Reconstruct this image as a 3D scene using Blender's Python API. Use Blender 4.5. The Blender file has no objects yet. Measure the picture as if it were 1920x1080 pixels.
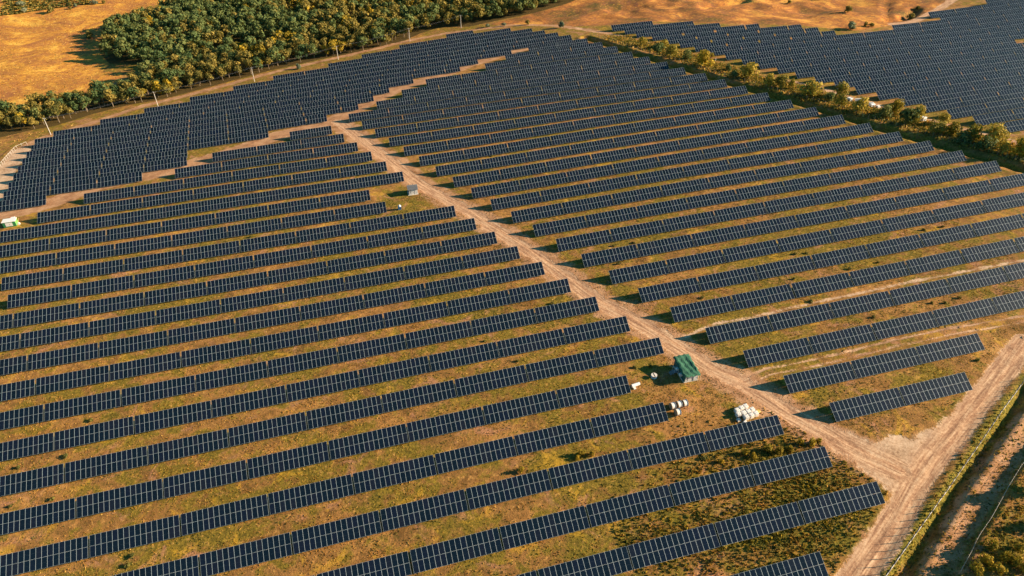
import bpy, bmesh, math, random
import numpy as np
from mathutils import Matrix, Vector
R = math.radians
scene = bpy.context.scene
random.seed(7); rng = np.random.default_rng(7)

# ------------------------------------------------------------------ camera
CAM_POS = (0.0, 0.0, 131.63)
cr, cu, cd = Vector((0.971992, -0.234985, -0.003663)), Vector((0.146266, 0.592668, 0.792055)), Vector((0.18395, 0.770407, -0.610439))
cam_data = bpy.data.cameras.new('camera')
cam_data.sensor_width = 36.0
cam_data.lens = 1305.02 * 36.0 / 1920.0
cam_data.clip_start = 1.0; cam_data.clip_end = 6000.0
cam = bpy.data.objects.new('camera', cam_data)
m = Matrix(((cr.x, cu.x, -cd.x, CAM_POS[0]), (cr.y, cu.y, -cd.y, CAM_POS[1]), (cr.z, cu.z, -cd.z, CAM_POS[2]), (0, 0, 0, 1)))
cam.matrix_world = m
scene.collection.objects.link(cam)
scene.camera = cam

# ------------------------------------------------------------------ sky and sun
SUN_AZ, SUN_EL = R(99.8), R(21.8)          # azimuth clockwise from +Y
world = bpy.data.worlds.new('World'); scene.world = world
world.use_nodes = True
nt = world.node_tree
bg = nt.nodes['Background']
sky = nt.nodes.new('ShaderNodeTexSky'); sky.sky_type = 'NISHITA'; sky.sun_disc = False
sky.sun_elevation = SUN_EL; sky.sun_rotation = SUN_AZ
sky.altitude = 200; sky.air_density = 1.0; sky.dust_density = 1.0; sky.ozone_density = 1.5
tint = nt.nodes.new('ShaderNodeMix'); tint.data_type = 'RGBA'; tint.blend_type = 'MULTIPLY'
tint.inputs['Factor'].default_value = 1.0; tint.inputs[7].default_value = (0.32, 0.90, 1.02, 1)   # cool cast of the shaded side
nt.links.new(sky.outputs['Color'], tint.inputs[6]); nt.links.new(tint.outputs[2], bg.inputs['Color'])
bg.inputs['Strength'].default_value = 0.05
sun_d = bpy.data.lights.new('sun', 'SUN'); sun_d.energy = 5.0; sun_d.angle = R(0.5); sun_d.color = (1.0, 0.79, 0.56)
sun = bpy.data.objects.new('sun', sun_d)
sv = Vector((math.sin(SUN_AZ) * math.cos(SUN_EL), math.cos(SUN_AZ) * math.cos(SUN_EL), math.sin(SUN_EL)))
sun.rotation_euler = sv.to_track_quat('Z', 'Y').to_euler()
scene.collection.objects.link(sun)
scene.view_settings.view_transform = 'Standard'; scene.view_settings.look = 'None'
scene.view_settings.gamma = 1.0; scene.view_settings.exposure = 1.2
scene.view_settings.use_curve_mapping = False

# ------------------------------------------------------------------ measured layout (world metres)
CAM_F=1305.02
CAM_H=131.63
CAM_R=[0.971992, -0.234985, -0.003663]
CAM_U=[0.146266, 0.592668, 0.792055]
CAM_D=[0.18395, 0.770407, -0.610439]
TX0=-520.0
TY0=-80.0
TDX=40.0
TNX=31
TNY=26
TC='-1614 -1543 -1476 -1412 -1353 -1299 -1250 -1201 -1145 -1070 -961 -803 -589 -325 -28 281 589 891 1182 1454 1703 1926 2122 2290 2432 2552 2659 2759 2861 2969 3082 -1640 -1566 -1493 -1422 -1355 -1291 -1232 -1175 -1112 -1033 -925 -769 -554 -286 11 310 598 880 1155 1414 1652 1867 2056 2218 2355 2472 2577 2677 2781 2892 3009 -1670 -1592 -1515 -1437 -1361 -1285 -1215 -1147 -1075 -991 -882 -730 -515 -239 65 350 609 863 1122 1370 1598 1803 1985 2141 2273 2387 2493 2595 2701 2818 2939 -1708 -1627 -1545 -1461 -1376 -1289 -1204 -1120 -1033 -938 -826 -677 -459 -168 144 407 621 838 1083 1318 1536 1731 1902 2051 2179 2295 2404 2512 2625 2747 2874 -1756 -1673 -1587 -1498 -1404 -1305 -1204 -1099 -989 -872 -745 -590 -353 -36 262 479 635 801 1039 1257 1462 1645 1805 1945 2071 2189 2305 2423 2546 2675 2808 -1816 -1733 -1646 -1552 -1451 -1340 -1221 -1093 -955 -807 -643 -453 -206 63 269 403 560 747 981 1170 1369 1542 1689 1820 1943 2066 2191 2320 2455 2594 2736 -1890 -1809 -1723 -1628 -1522 -1403 -1268 -1120 -957 -783 -605 -440 -284 -98 89 278 461 641 845 1027 1252 1417 1547 1667 1789 1918 2055 2200 2349 2500 2653 -1978 -1902 -1820 -1729 -1624 -1501 -1358 -1194 -1013 -829 -665 -555 -403 -202 -21 191 389 532 683 883 1129 1261 1367 1478 1603 1743 1897 2059 2224 2390 2555 -2079 -2010 -1937 -1854 -1757 -1639 -1496 -1325 -1131 -928 -748 -626 -451 -337 -213 18 233 392 552 761 955 1041 1133 1245 1381 1539 1713 1896 2081 2261 2438 -2189 -2131 -2070 -2001 -1919 -1816 -1685 -1521 -1326 -1112 -916 -738 -529 -398 -265 -64 124 280 444 613 722 770 850 971 1128 1309 1507 1713 1918 2111 2299 -2305 -2260 -2214 -2164 -2102 -2022 -1917 -1780 -1610 -1407 -1196 -986 -747 -505 -288 -127 24 160 284 382 433 445 512 666 857 1066 1286 1510 1730 1936 2137 -2423 -2392 -2362 -2332 -2295 -2243 -2172 -2080 -1967 -1831 -1642 -1379 -1100 -804 -522 -325 -148 -4 78 108 121 118 190 384 601 829 1062 1296 1526 1745 1957 -2537 -2521 -2507 -2498 -2484 -2459 -2419 -2364 -2293 -2200 -2053 -1823 -1550 -1261 -965 -686 -418 -235 -164 -149 -138 -115 -21 167 385 617 854 1091 1325 1552 1774 -2643 -2642 -2644 -2651 -2654 -2648 -2632 -2600 -2549 -2469 -2343 -2155 -1927 -1677 -1404 -1101 -784 -560 -446 -393 -351 -291 -178 -1 210 438 671 906 1140 1371 1597 -2727 -2740 -2756 -2774 -2788 -2796 -2794 -2774 -2729 -2654 -2539 -2379 -2182 -1958 -1704 -1416 -1117 -880 -724 -623 -539 -443 -310 -135 70 292 520 750 981 1210 1435 -2777 -2799 -2825 -2852 -2872 -2887 -2894 -2881 -2836 -2762 -2655 -2513 -2337 -2131 -1896 -1635 -1370 -1139 -962 -824 -703 -576 -425 -245 -41 176 399 623 847 1071 1292 -2783 -2810 -2840 -2870 -2893 -2911 -2923 -2913 -2870 -2798 -2699 -2570 -2412 -2226 -2014 -1782 -1547 -1331 -1146 -987 -840 -689 -522 -336 -131 84 301 518 735 951 1167 -2743 -2769 -2797 -2825 -2848 -2868 -2880 -2872 -2835 -2771 -2683 -2568 -2426 -2260 -2072 -1870 -1662 -1462 -1278 -1110 -948 -782 -603 -410 -205 8 221 430 640 849 1059 -2661 -2684 -2707 -2730 -2750 -2770 -2784 -2780 -2751 -2696 -2619 -2518 -2393 -2247 -2084 -1907 -1723 -1540 -1363 -1193 -1024 -850 -665 -470 -266 -58 149 354 558 762 966 -2545 -2564 -2583 -2600 -2617 -2637 -2654 -2655 -2634 -2589 -2523 -2435 -2326 -2199 -2058 -1904 -1742 -1574 -1406 -1238 -1069 -892 -706 -513 -313 -112 90 289 488 686 885 -2404 -2421 -2436 -2451 -2467 -2488 -2506 -2511 -2496 -2460 -2404 -2327 -2233 -2123 -2001 -1869 -1725 -1573 -1415 -1253 -1085 -911 -728 -540 -347 -152 42 236 429 622 815 -2247 -2262 -2276 -2292 -2310 -2331 -2349 -2356 -2346 -2317 -2268 -2201 -2118 -2023 -1919 -1806 -1680 -1543 -1397 -1243 -1081 -911 -735 -553 -367 -181 6 193 380 567 755 -2079 -2093 -2107 -2124 -2145 -2167 -2186 -2195 -2189 -2165 -2122 -2063 -1989 -1906 -1818 -1721 -1613 -1491 -1358 -1214 -1061 -899 -729 -554 -378 -200 -21 159 340 522 704 -1905 -1919 -1934 -1951 -1975 -2000 -2020 -2031 -2028 -2009 -1972 -1919 -1853 -1780 -1706 -1625 -1533 -1426 -1307 -1175 -1031 -877 -715 -548 -380 -212 -41 132 307 483 660 -1730 -1745 -1760 -1779 -1804 -1831 -1854 -1867 -1867 -1853 -1822 -1776 -1718 -1655 -1593 -1526 -1447 -1355 -1249 -1128 -995 -850 -697 -539 -380 -220 -57 110 278 450 623 -1556 -1571 -1588 -1609 -1635 -1663 -1688 -1703 -1707 -1697 -1673 -1635 -1587 -1535 -1484 -1427 -1361 -1282 -1188 -1079 -957 -822 -679 -531 -380 -227 -71 89 253 420 590'
TAU=0.52946
ROWS=[('L',1,56.52,0,[(58.0,16),(39.3,16)]),
('L',2,67.68,0,[(78.5,16),(59.7,16),(40.9,16),(22.2,16),(3.4,16)]),
('L',3,78.83,0,[(73.4,16),(54.6,16),(35.8,16),(17.0,16),(-1.8,16),(-20.7,16),(-39.5,16)]),
('L',4,89.99,0,[(68.2,16),(49.4,16),(30.7,16),(11.9,16),(-6.9,16),(-25.7,16),(-44.5,16),(-63.3,16)]),
('L',5,101.14,0,[(44.3,16),(25.5,16),(6.7,16),(-12.1,16),(-30.9,16),(-49.6,16),(-68.4,16),(-87.2,16)]),
('L',6,112.30,0,[(39.1,16),(20.3,16),(1.5,16),(-17.2,16),(-36.0,16),(-54.8,16),(-73.5,16),(-92.3,16)]),
('L',7,123.46,0,[(52.8,16),(34.0,16),(15.2,16),(-3.6,16),(-22.3,16),(-41.1,16),(-59.9,16),(-78.6,16),(-97.4,16)]),
('L',8,134.61,0,[(47.6,16),(28.8,16),(10.1,16),(-8.7,16),(-27.4,16),(-46.2,16),(-64.9,16),(-83.7,16),(-102.4,16)]),
('L',9,145.77,0,[(42.5,16),(23.7,16),(5.0,16),(-13.8,16),(-32.6,16),(-51.4,16),(-70.1,16),(-88.9,16),(-107.7,16)]),
('L',10,156.92,0,[(37.4,16),(18.7,16),(-0.1,16),(-18.9,16),(-37.7,16),(-56.5,16),(-75.3,16),(-94.0,16),(-112.8,16)]),
('L',11,168.08,0,[(32.4,16),(13.6,16),(-5.2,16),(-24.0,16),(-42.8,16),(-61.6,16),(-80.4,16),(-99.2,16),(-118.0,16)]),
('L',12,179.23,0,[(27.2,16),(8.4,16),(-10.4,16),(-29.2,16),(-47.9,16),(-66.7,16),(-85.5,16),(-104.3,16),(-123.1,16)]),
('L',13,190.39,0,[(22.1,16),(3.3,16),(-15.5,16),(-34.3,16),(-53.1,16),(-71.9,16),(-90.7,16),(-109.5,16),(-128.3,16)]),
('L',14,201.54,0,[(17.2,16),(-1.6,16),(-20.5,16),(-39.3,16),(-58.1,16),(-76.9,16),(-95.8,16),(-114.6,16)]),
('L',15,212.70,0,[(11.9,16),(-6.9,16),(-25.7,16),(-44.5,16),(-63.3,16),(-82.1,16),(-101.0,16),(-119.8,16)]),
('L',16,223.86,0,[(-12.0,16),(-30.8,16),(-49.6,16),(-68.4,16),(-87.2,16),(-106.0,16),(-124.8,16),(-143.6,16)]),
('L',17,235.01,0,[(-17.1,16),(-35.9,16),(-54.7,16),(-73.5,16),(-92.3,16),(-111.1,16),(-129.9,16)]),
('L',18,246.17,0,[(-3.1,16),(-21.4,16),(-39.6,16),(-57.8,16),(-76.1,16),(-94.3,16),(-112.5,16),(-130.8,16)]),
('L',19,257.32,0,[(-8.7,16),(-27.5,16),(-46.3,16),(-65.1,16),(-83.9,16),(-102.7,16),(-121.5,16)]),
('L',20,268.48,0,[(-13.8,16),(-32.6,16),(-51.4,16),(-70.2,16),(-89.0,16),(-107.8,16)]),
('L',21,279.63,0,[(-19.0,16),(-37.8,16),(-56.5,16),(-75.3,16)]),
('L',22,290.79,0,[(-24.3,16),(-42.9,16),(-61.6,16)]),
('L',23,301.94,0,[(-29.3,16)]),
('R',4,89.99,0,[(100.2,16),(119.0,16)]),
('R',5,101.14,0,[(94.8,16),(113.6,16),(132.3,16)]),
('R',6,112.30,0,[(89.8,16),(108.6,16),(127.5,16),(146.3,16),(165.1,16)]),
('R',7,123.46,0,[(84.6,16),(103.5,16),(122.3,16),(141.2,16),(160.0,16),(178.9,16)]),
('R',8,134.61,0,[(79.3,16),(98.2,16),(117.2,16),(136.1,16),(155.0,16),(174.0,16),(192.9,16)]),
('R',9,145.77,0,[(74.1,16),(93.0,16),(111.8,16),(130.7,16),(149.6,16),(168.5,16),(187.4,16),(206.3,16)]),
('R',10,156.92,0,[(69.0,16),(87.8,16),(106.7,16),(125.6,16),(144.4,16),(163.3,16),(182.1,16),(201.0,16)]),
('R',11,168.08,0,[(63.8,16),(82.6,16),(101.4,16),(120.1,16),(138.9,16),(157.7,16),(176.4,16),(195.2,16),(214.0,16)]),
('R',12,179.23,0,[(58.7,16),(77.5,16),(96.2,16),(114.9,16),(133.7,16),(152.4,16),(171.2,16),(189.9,16),(208.7,16)]),
('R',13,190.39,0,[(53.8,16),(72.6,16),(91.3,16),(110.0,16),(128.8,16),(147.5,16),(166.2,16),(185.0,16),(203.7,16)]),
('R',14,201.54,0,[(48.8,16),(67.5,16),(86.3,16),(105.1,16),(123.8,16),(142.6,16),(161.3,16),(180.1,16),(198.9,16)]),
('R',15,212.70,0,[(43.8,16),(62.6,16),(81.3,16),(100.1,16),(118.8,16),(137.6,16),(156.3,16),(175.0,16),(193.8,16)]),
('R',16,223.86,0,[(38.7,16),(57.4,16),(76.1,16),(94.8,16),(113.6,16),(132.3,16),(151.0,16),(169.8,16),(188.5,16)]),
('R',17,235.01,0,[(33.6,16),(52.3,16),(71.0,16),(89.8,16),(108.5,16),(127.2,16),(145.9,16),(164.7,16),(183.4,16)]),
('R',18,246.17,0,[(28.5,16),(47.2,16),(65.9,16),(84.6,16),(103.3,16),(122.0,16),(140.7,16),(159.4,16),(178.1,16)]),
('R',19,257.32,0,[(23.3,16),(42.0,16),(60.7,16),(79.4,16),(98.1,16),(116.7,16),(135.4,16),(154.1,16),(172.8,16)]),
('R',20,268.48,0,[(18.2,16),(36.9,16),(55.6,16),(74.3,16),(93.0,16),(111.7,16),(130.4,16),(149.1,16),(167.8,16)]),
('R',21,279.63,0,[(13.1,16),(31.8,16),(50.5,16),(69.2,16),(87.9,16),(106.6,16),(125.3,16),(144.1,16),(162.8,16)]),
('R',22,290.79,0,[(8.0,16),(26.8,16),(45.5,16),(64.3,16),(83.0,16),(101.8,16),(120.5,16),(139.3,16),(158.0,16)]),
('R',23,301.94,0,[(2.9,16),(21.7,16),(40.5,16),(59.3,16),(78.1,16),(96.9,16),(115.7,16),(134.5,16),(153.3,16)]),
('R',24,313.10,0,[(-2.5,16),(16.2,16),(34.9,16),(53.6,16),(72.3,16),(91.0,16),(109.7,16),(128.4,16),(147.1,16)]),
('R',25,324.26,0,[(11.3,16),(30.1,16),(48.9,16),(67.7,16),(86.5,16),(105.3,16),(124.1,16),(142.9,16)]),
('R',26,335.41,0,[(24.8,16),(43.6,16),(62.4,16),(81.2,16),(99.9,16),(118.7,16),(137.5,16)]),
('R',27,346.57,0,[(38.4,16),(57.2,16),(75.9,16),(94.7,16),(113.4,16),(132.2,16)]),
('R',28,364.08,0,[(72.2,16),(91.0,16),(109.8,16),(128.5,16)]),
('R',29,373.19,0,[(85.8,16),(104.7,16),(123.6,16)]),
('R',30,382.30,0,[(101.7,16),(118.4,16)]),
('U',1,272.97,1,[(-140.1,13),(-157.9,13)]),
('U',2,282.08,1,[(-105.9,13),(-123.6,13),(-141.3,13)]),
('U',3,291.19,1,[(-89.4,13),(-107.0,13),(-124.7,13),(-142.4,13)]),
('U',4,300.30,1,[(-90.5,13),(-108.2,13),(-125.8,13),(-143.5,13)]),
('U',5,309.42,1,[(-56.4,13),(-74.0,13),(-91.7,13),(-109.3,13),(-127.0,13),(-144.6,13)]),
('U',6,318.53,1,[(-39.8,13),(-57.4,13),(-75.1,13),(-92.8,13),(-110.4,13),(-128.1,13),(-145.8,13),(-22.0,7)]),
('U',7,327.64,1,[(-23.2,13),(-40.9,13),(-58.6,13),(-76.2,13),(-93.9,13),(-111.6,13),(-129.3,13),(-146.9,13),(-5.4,6)]),
('U',8,336.75,1,[(-24.4,13),(-42.1,13),(-59.7,13),(-77.4,13),(-95.0,13),(-112.6,13),(-130.3,13),(-147.9,13),(-6.7,13)]),
('U',9,345.86,1,[(-7.9,13),(-25.6,13),(-43.2,13),(-60.9,13),(-78.5,13),(-96.2,13),(-113.9,13),(-131.5,13),(-149.2,13),(9.9,7)]),
('U',10,354.97,1,[(-2.4,13),(-20.1,13),(-37.7,13),(-55.4,13),(-73.0,13),(-90.7,13),(-108.3,13),(-126.0,13),(-143.6,13),(15.4,13)]),
('U',11,364.08,1,[(-124.4,13),(-106.8,13),(-89.3,13),(-71.7,13),(-54.2,13),(-36.6,13),(-19.1,13),(-1.6,13),(16.0,13),(33.5,13),(51.1,6)]),
('U',12,373.19,1,[(-105.1,13),(-87.5,13),(-69.9,13),(-52.3,13),(-34.6,13),(-17.0,13),(0.6,13),(18.2,13),(35.9,13),(53.5,13)]),
('U',13,382.30,1,[(-83.7,13),(-66.1,13),(-48.5,13),(-30.9,13),(-13.3,13),(4.3,13),(21.9,13),(39.5,13),(57.1,13),(74.7,13)]),
('U',14,391.41,1,[(-62.2,13),(-44.6,13),(-27.0,13),(-9.5,13),(8.1,13),(25.6,13),(43.2,13),(60.7,13),(78.3,13),(95.9,13),(113.4,13)]),
('U',15,400.52,1,[(-41.2,13),(-23.5,13),(-5.9,13),(11.7,13),(29.4,13),(47.0,13),(64.7,13),(82.3,13),(100.0,13),(117.5,6)]),
('U',16,409.64,1,[(-10.3,13),(7.1,13),(24.6,13),(42.1,13),(59.5,13),(77.0,13),(94.5,13),(111.9,6)]),
('U',17,418.75,1,[(9.6,13),(27.1,13),(44.6,13),(62.1,13),(79.5,13),(97.0,13)]),
('U',18,427.86,1,[(33.0,13),(50.5,13),(68.1,13),(85.6,13)]),
('U',19,436.97,1,[(63.5,13)]),
('F',1,400.86,2,[(159.1,13),(177.0,6)]),
('F',2,391.54,2,[(163.5,13),(181.3,13),(199.5,6)]),
('F',3,382.21,2,[(167.1,13),(184.7,13),(202.2,13),(431.0,13)]),
('F',4,372.88,2,[(173.1,13),(193.1,13),(213.2,13),(232.6,6),(398.7,13),(417.5,13)]),
('F',5,363.55,2,[(177.2,13),(196.6,13),(216.1,13),(235.6,13),(254.6,6),(349.8,13),(368.6,13),(387.4,13),(406.2,13)]),
('F',6,354.22,2,[(181.6,13),(201.3,13),(220.9,13),(240.5,13),(259.6,6),(349.5,13),(368.3,13),(387.1,13),(405.9,13)]),
('F',7,344.89,2,[(186.2,13),(205.8,13),(225.4,13),(245.0,13),(264.1,6),(310.0,13),(328.8,13),(347.6,13),(366.4,13),(385.2,13)]),
('F',8,335.56,2,[(190.5,13),(209.3,13),(228.1,13),(246.9,13),(265.7,13),(284.5,13),(303.3,13),(322.1,13),(340.9,13),(359.7,13),(378.5,13)]),
('F',9,326.23,2,[(194.7,13),(213.5,13),(232.3,13),(251.1,13),(269.9,13),(288.7,13),(307.5,13),(326.3,13),(345.1,13),(363.9,13),(382.7,13)]),
('F',10,316.90,2,[(199.0,13),(217.8,13),(236.6,13),(255.4,13),(274.2,13),(293.0,13),(311.8,13),(330.6,13),(349.4,13),(368.2,13)]),
('F',11,307.57,2,[(203.4,13),(222.2,13),(241.0,13),(259.8,13),(278.6,13),(297.4,13),(316.2,13),(335.0,13),(353.8,13)]),
('F',12,298.24,2,[(208.2,13),(227.0,13),(245.8,13),(264.5,13),(283.3,13),(302.0,13),(320.8,13),(339.5,6)]),
('F',13,288.91,2,[(212.6,13),(231.4,13),(250.2,13),(269.0,13),(287.8,13),(306.6,13),(325.4,13),(344.2,13)]),
('F',14,279.58,2,[(217.1,13),(235.9,13),(254.7,13),(273.5,13),(292.3,13),(311.1,13),(329.9,13)]),
('F',15,270.25,2,[(221.4,13),(240.2,13),(259.0,13),(277.8,13),(296.6,13),(315.4,13)]),
('F',16,260.93,2,[(225.8,13),(244.6,13),(263.4,13),(282.2,13),(301.0,13)]),
('F',17,251.60,2,[(230.2,13),(249.0,13),(267.8,13),(286.6,13),(305.4,13)]),
('F',18,242.27,2,[(234.6,13),(253.4,13),(272.2,13),(291.0,13)]),
('F',19,232.94,2,[(239.1,13),(257.9,13),(276.7,13)]),
('F',20,223.61,2,[(243.3,13),(262.1,13),(280.9,13)]),
('F',21,214.28,2,[(247.8,13),(266.6,13)]),
('F',22,204.95,2,[(252.1,13)])]
PL_gully_a=[(358.6, 418.7), (340.3, 393.2), (325.5, 373.1)]
PL_gully_b=[(360.4, 417.8), (328.3, 374.9)]
PL_gully_c=[(359.3, 412.1), (341.3, 389.9), (328.4, 373.5)]
PL_hollow=[(325.3, 370.4), (329.8, 370.0), (335.5, 370.6), (341.7, 373.7), (350.2, 380.1), (359.1, 387.8)]
PL_hollow_b=[(241.7, 445.8), (250.6, 445.7), (262.4, 447.7), (271.4, 447.6)]
PL_west=[(-143.6, 276.3), (-145.6, 288.0), (-148.4, 299.3), (-152.1, 317.9), (-154.2, 332.8), (-155.3, 345.1)]
PL_hedge_line=[(154.5, 387.9), (164.6, 369.3), (172.3, 355.3), (177.2, 337.2), (180.4, 325.6), (187.6, 312.1), (191.5, 298.8), (199.2, 282.5), (205.7, 268.2), (212.3, 255.3), (215.2, 245.7), (223.0, 236.3), (225.9, 226.7), (231.5, 216.5), (234.0, 206.7), (240.5, 197.9), (243.1, 188.8), (246.0, 182.9)]
PL_west_fence=[(-156.4, 317.9), (-156.9, 325.5), (-157.7, 337.0), (-158.1, 348.5), (-153.4, 355.4)]
PL_track_main=[(-8.3, 317.5), (-4.3, 307.8), (2.0, 291.9), (9.7, 272.7), (16.2, 256.4), (21.5, 242.0), (28.8, 228.3), (35.6, 215.4), (42.2, 200.2), (48.3, 186.7), (53.7, 173.4), (58.4, 161.3), (62.5, 149.9), (68.2, 141.0), (73.1, 131.4), (77.1, 122.9), (80.4, 115.4), (85.2, 108.9), (88.4, 102.7), (91.5, 95.8), (95.0, 89.9), (98.1, 84.2), (102.2, 78.4), (105.6, 73.9)]
PL_track_edge=[(163.2, 101.3), (151.0, 94.5), (138.3, 87.7), (125.6, 80.9), (114.2, 75.0), (105.3, 69.7), (98.2, 64.9), (91.2, 60.4), (84.8, 56.9), (78.4, 53.0)]
PL_path_a=[(76.2, 127.7), (82.4, 129.3), (90.7, 131.4), (99.3, 130.7), (113.0, 131.5), (130.3, 131.8), (154.0, 132.2), (177.7, 131.5), (191.9, 131.1)]
PL_path_b=[(84.6, 107.7), (94.0, 110.0), (101.0, 109.7), (115.3, 109.7), (131.6, 110.3), (147.7, 110.1), (170.7, 108.7)]
PL_strip_u=[(-141.4, 272.4), (-128.1, 273.0), (-118.4, 276.9), (-109.2, 284.3), (-93.4, 288.2), (-80.9, 289.3), (-69.6, 293.7), (-53.5, 300.0), (-35.5, 310.8), (-24.8, 312.9), (-13.3, 316.9), (-0.8, 328.7), (10.5, 341.0), (28.2, 355.3), (39.9, 358.9), (62.7, 374.3), (77.1, 382.5), (99.0, 392.0), (111.1, 395.2)]
PL_perim_w=[(-147.9, 294.9), (-152.6, 319.3), (-155.6, 343.8), (-153.7, 357.8), (-146.6, 364.9), (-129.8, 377.3), (-109.7, 395.1), (-87.2, 404.4), (-64.0, 415.3), (-42.0, 425.9), (-10.6, 436.0), (10.9, 442.8), (35.1, 451.3), (66.4, 457.3), (89.5, 453.7), (108.6, 451.5), (129.8, 437.2), (142.1, 420.4), (155.7, 400.3)]
PL_ditch_r=[(140.4, 394.7), (143.8, 385.5), (148.9, 370.3), (154.7, 355.0), (160.5, 340.8), (165.2, 331.4), (169.6, 321.6), (174.0, 310.5), (178.1, 300.0), (184.7, 285.8), (189.8, 275.8), (197.1, 261.9), (202.7, 249.9), (207.0, 240.2), (211.3, 228.4), (217.2, 217.1), (221.9, 207.7), (226.4, 198.7), (230.7, 190.2), (236.1, 177.3)]
PL_path_f=[(142.5, 421.6), (150.8, 405.5), (159.8, 393.1), (167.8, 377.3), (175.0, 358.5), (186.2, 328.0), (191.0, 315.2), (197.3, 299.9), (209.3, 287.0), (217.4, 272.3), (221.8, 259.7), (226.7, 249.6), (230.9, 238.2), (234.9, 229.1), (241.2, 216.0), (250.0, 200.4), (252.1, 192.8)]
PL_track_top=[(403.3, 402.0), (389.5, 393.7), (373.9, 383.6), (361.9, 376.2), (340.8, 364.2), (331.0, 361.2), (320.6, 361.0)]
PL_ditch_n=[(150.2, 87.0), (140.5, 81.5), (127.8, 74.6), (113.3, 66.8), (110.4, 64.8), (103.7, 61.0), (96.0, 56.5), (89.4, 52.7)]
PL_bank_e=[(133.7, 69.5), (129.7, 67.6), (122.9, 63.8), (114.1, 58.5), (108.1, 55.4), (106.0, 53.9), (99.5, 50.0)]
PL_fence_near=[(152.3, 89.7), (138.7, 82.4), (128.3, 76.5), (118.7, 71.2), (113.0, 68.0), (105.5, 63.9), (97.1, 59.3), (87.5, 54.0), (85.1, 52.7)]
PG_delta=[(92.8, 93.1), (99.0, 89.6), (102.3, 86.3), (105.4, 82.8), (109.9, 83.7), (113.3, 82.2), (120.4, 83.2), (130.8, 86.2), (141.9, 90.4), (140.7, 87.0), (122.8, 76.8), (110.2, 70.5), (101.4, 66.6), (96.1, 62.9), (95.6, 64.3), (99.7, 69.2), (99.2, 73.3), (97.1, 77.8), (94.7, 83.1), (92.1, 88.7)]
PG_strip_brown=[(148.8, 85.5), (139.3, 80.3), (126.7, 73.3), (112.3, 65.7), (102.9, 60.0), (90.6, 52.4), (99.3, 50.0), (106.3, 54.5), (114.1, 58.8), (123.1, 64.0), (133.9, 69.7)]
PG_lush=[(63.4, 94.4), (89.3, 92.0), (93.8, 85.0), (97.3, 77.0), (98.4, 69.5), (97.2, 65.8), (89.3, 60.3), (80.0, 55.3), (-1.6, 77.5), (22.8, 77.7), (47.0, 79.8), (72.1, 80.4), (55.3, 85.2)]
PG_east_bush=[(133.3, 69.1), (122.7, 63.4), (114.4, 58.4), (107.5, 54.1), (99.9, 49.3), (111.7, 46.1)]
PG_forest=[(-184.5, 363.1), (-173.1, 371.4), (-160.2, 377.2), (-150.7, 379.0), (-133.7, 393.3), (-119.1, 400.5), (-102.7, 402.3), (-75.9, 415.2), (-46.9, 429.8), (-15.4, 440.1), (17.6, 444.1), (33.2, 449.7), (50.9, 467.4), (62.7, 474.8), (82.7, 464.7), (103.8, 469.6), (129.1, 474.4), (156.0, 487.6), (170.8, 499.2), (191.6, 559.9), (-111.4, 692.7), (-108.5, 629.1), (-118.6, 620.8), (-135.0, 609.1), (-151.2, 590.1), (-164.7, 572.5), (-163.0, 541.4), (-159.2, 516.9), (-148.7, 493.0), (-123.5, 479.1), (-117.4, 463.6), (-120.2, 447.7), (-124.9, 436.4), (-146.6, 423.7), (-161.6, 417.5), (-178.1, 418.3), (-202.9, 413.3)]
PG_hill=[(100.0, 460.8), (124.0, 469.2), (154.1, 481.5), (180.5, 526.1), (414.8, 415.3), (333.5, 364.3), (292.9, 358.6), (271.3, 379.6), (228.2, 398.6), (192.4, 418.0), (166.3, 419.4), (138.3, 430.3)]
HEDGE=[(163.4,366.4,5.8,4.8,1),(173.9,358.9,7.0,4.5,1),(164.9,348.9,7.8,5.8,0),(169.9,342.0,8.0,6.3,1),(176.4,335.6,5.5,5.1,0),(178.9,322.5,10.2,8.4,2),(187.6,312.1,4.4,3.3,0),(190.8,297.5,10.4,8.1,1),(185.1,301.3,6.4,3.5,3),(193.7,284.6,6.8,6.0,2),(198.8,281.9,7.1,5.8,2),(202.3,278.3,3.9,4.7,1),(204.6,266.6,12.6,7.2,2),(217.1,262.3,7.7,6.1,2),(209.9,259.7,5.4,4.0,3),(209.5,251.1,6.4,5.7,1),(213.8,243.7,7.9,6.6,2),(220.5,235.5,6.5,5.3,3),(226.2,237.5,7.9,6.3,2),(223.3,226.6,8.8,6.9,3),(228.1,225.9,6.2,7.2,1),(237.3,221.0,6.5,4.3,1),(228.9,214.2,8.6,4.7,2),(233.4,211.3,7.1,5.6,2),(232.3,204.7,9.9,4.1,3),(236.4,203.7,8.0,6.4,2),(241.5,199.0,10.4,7.3,1),(234.1,195.8,7.8,5.0,3),(238.5,191.6,6.3,4.9,1),(241.7,187.4,7.2,7.3,2),(246.2,184.7,7.2,6.6,1),(190.2,334.2,3.1,2.6,1)]
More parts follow.
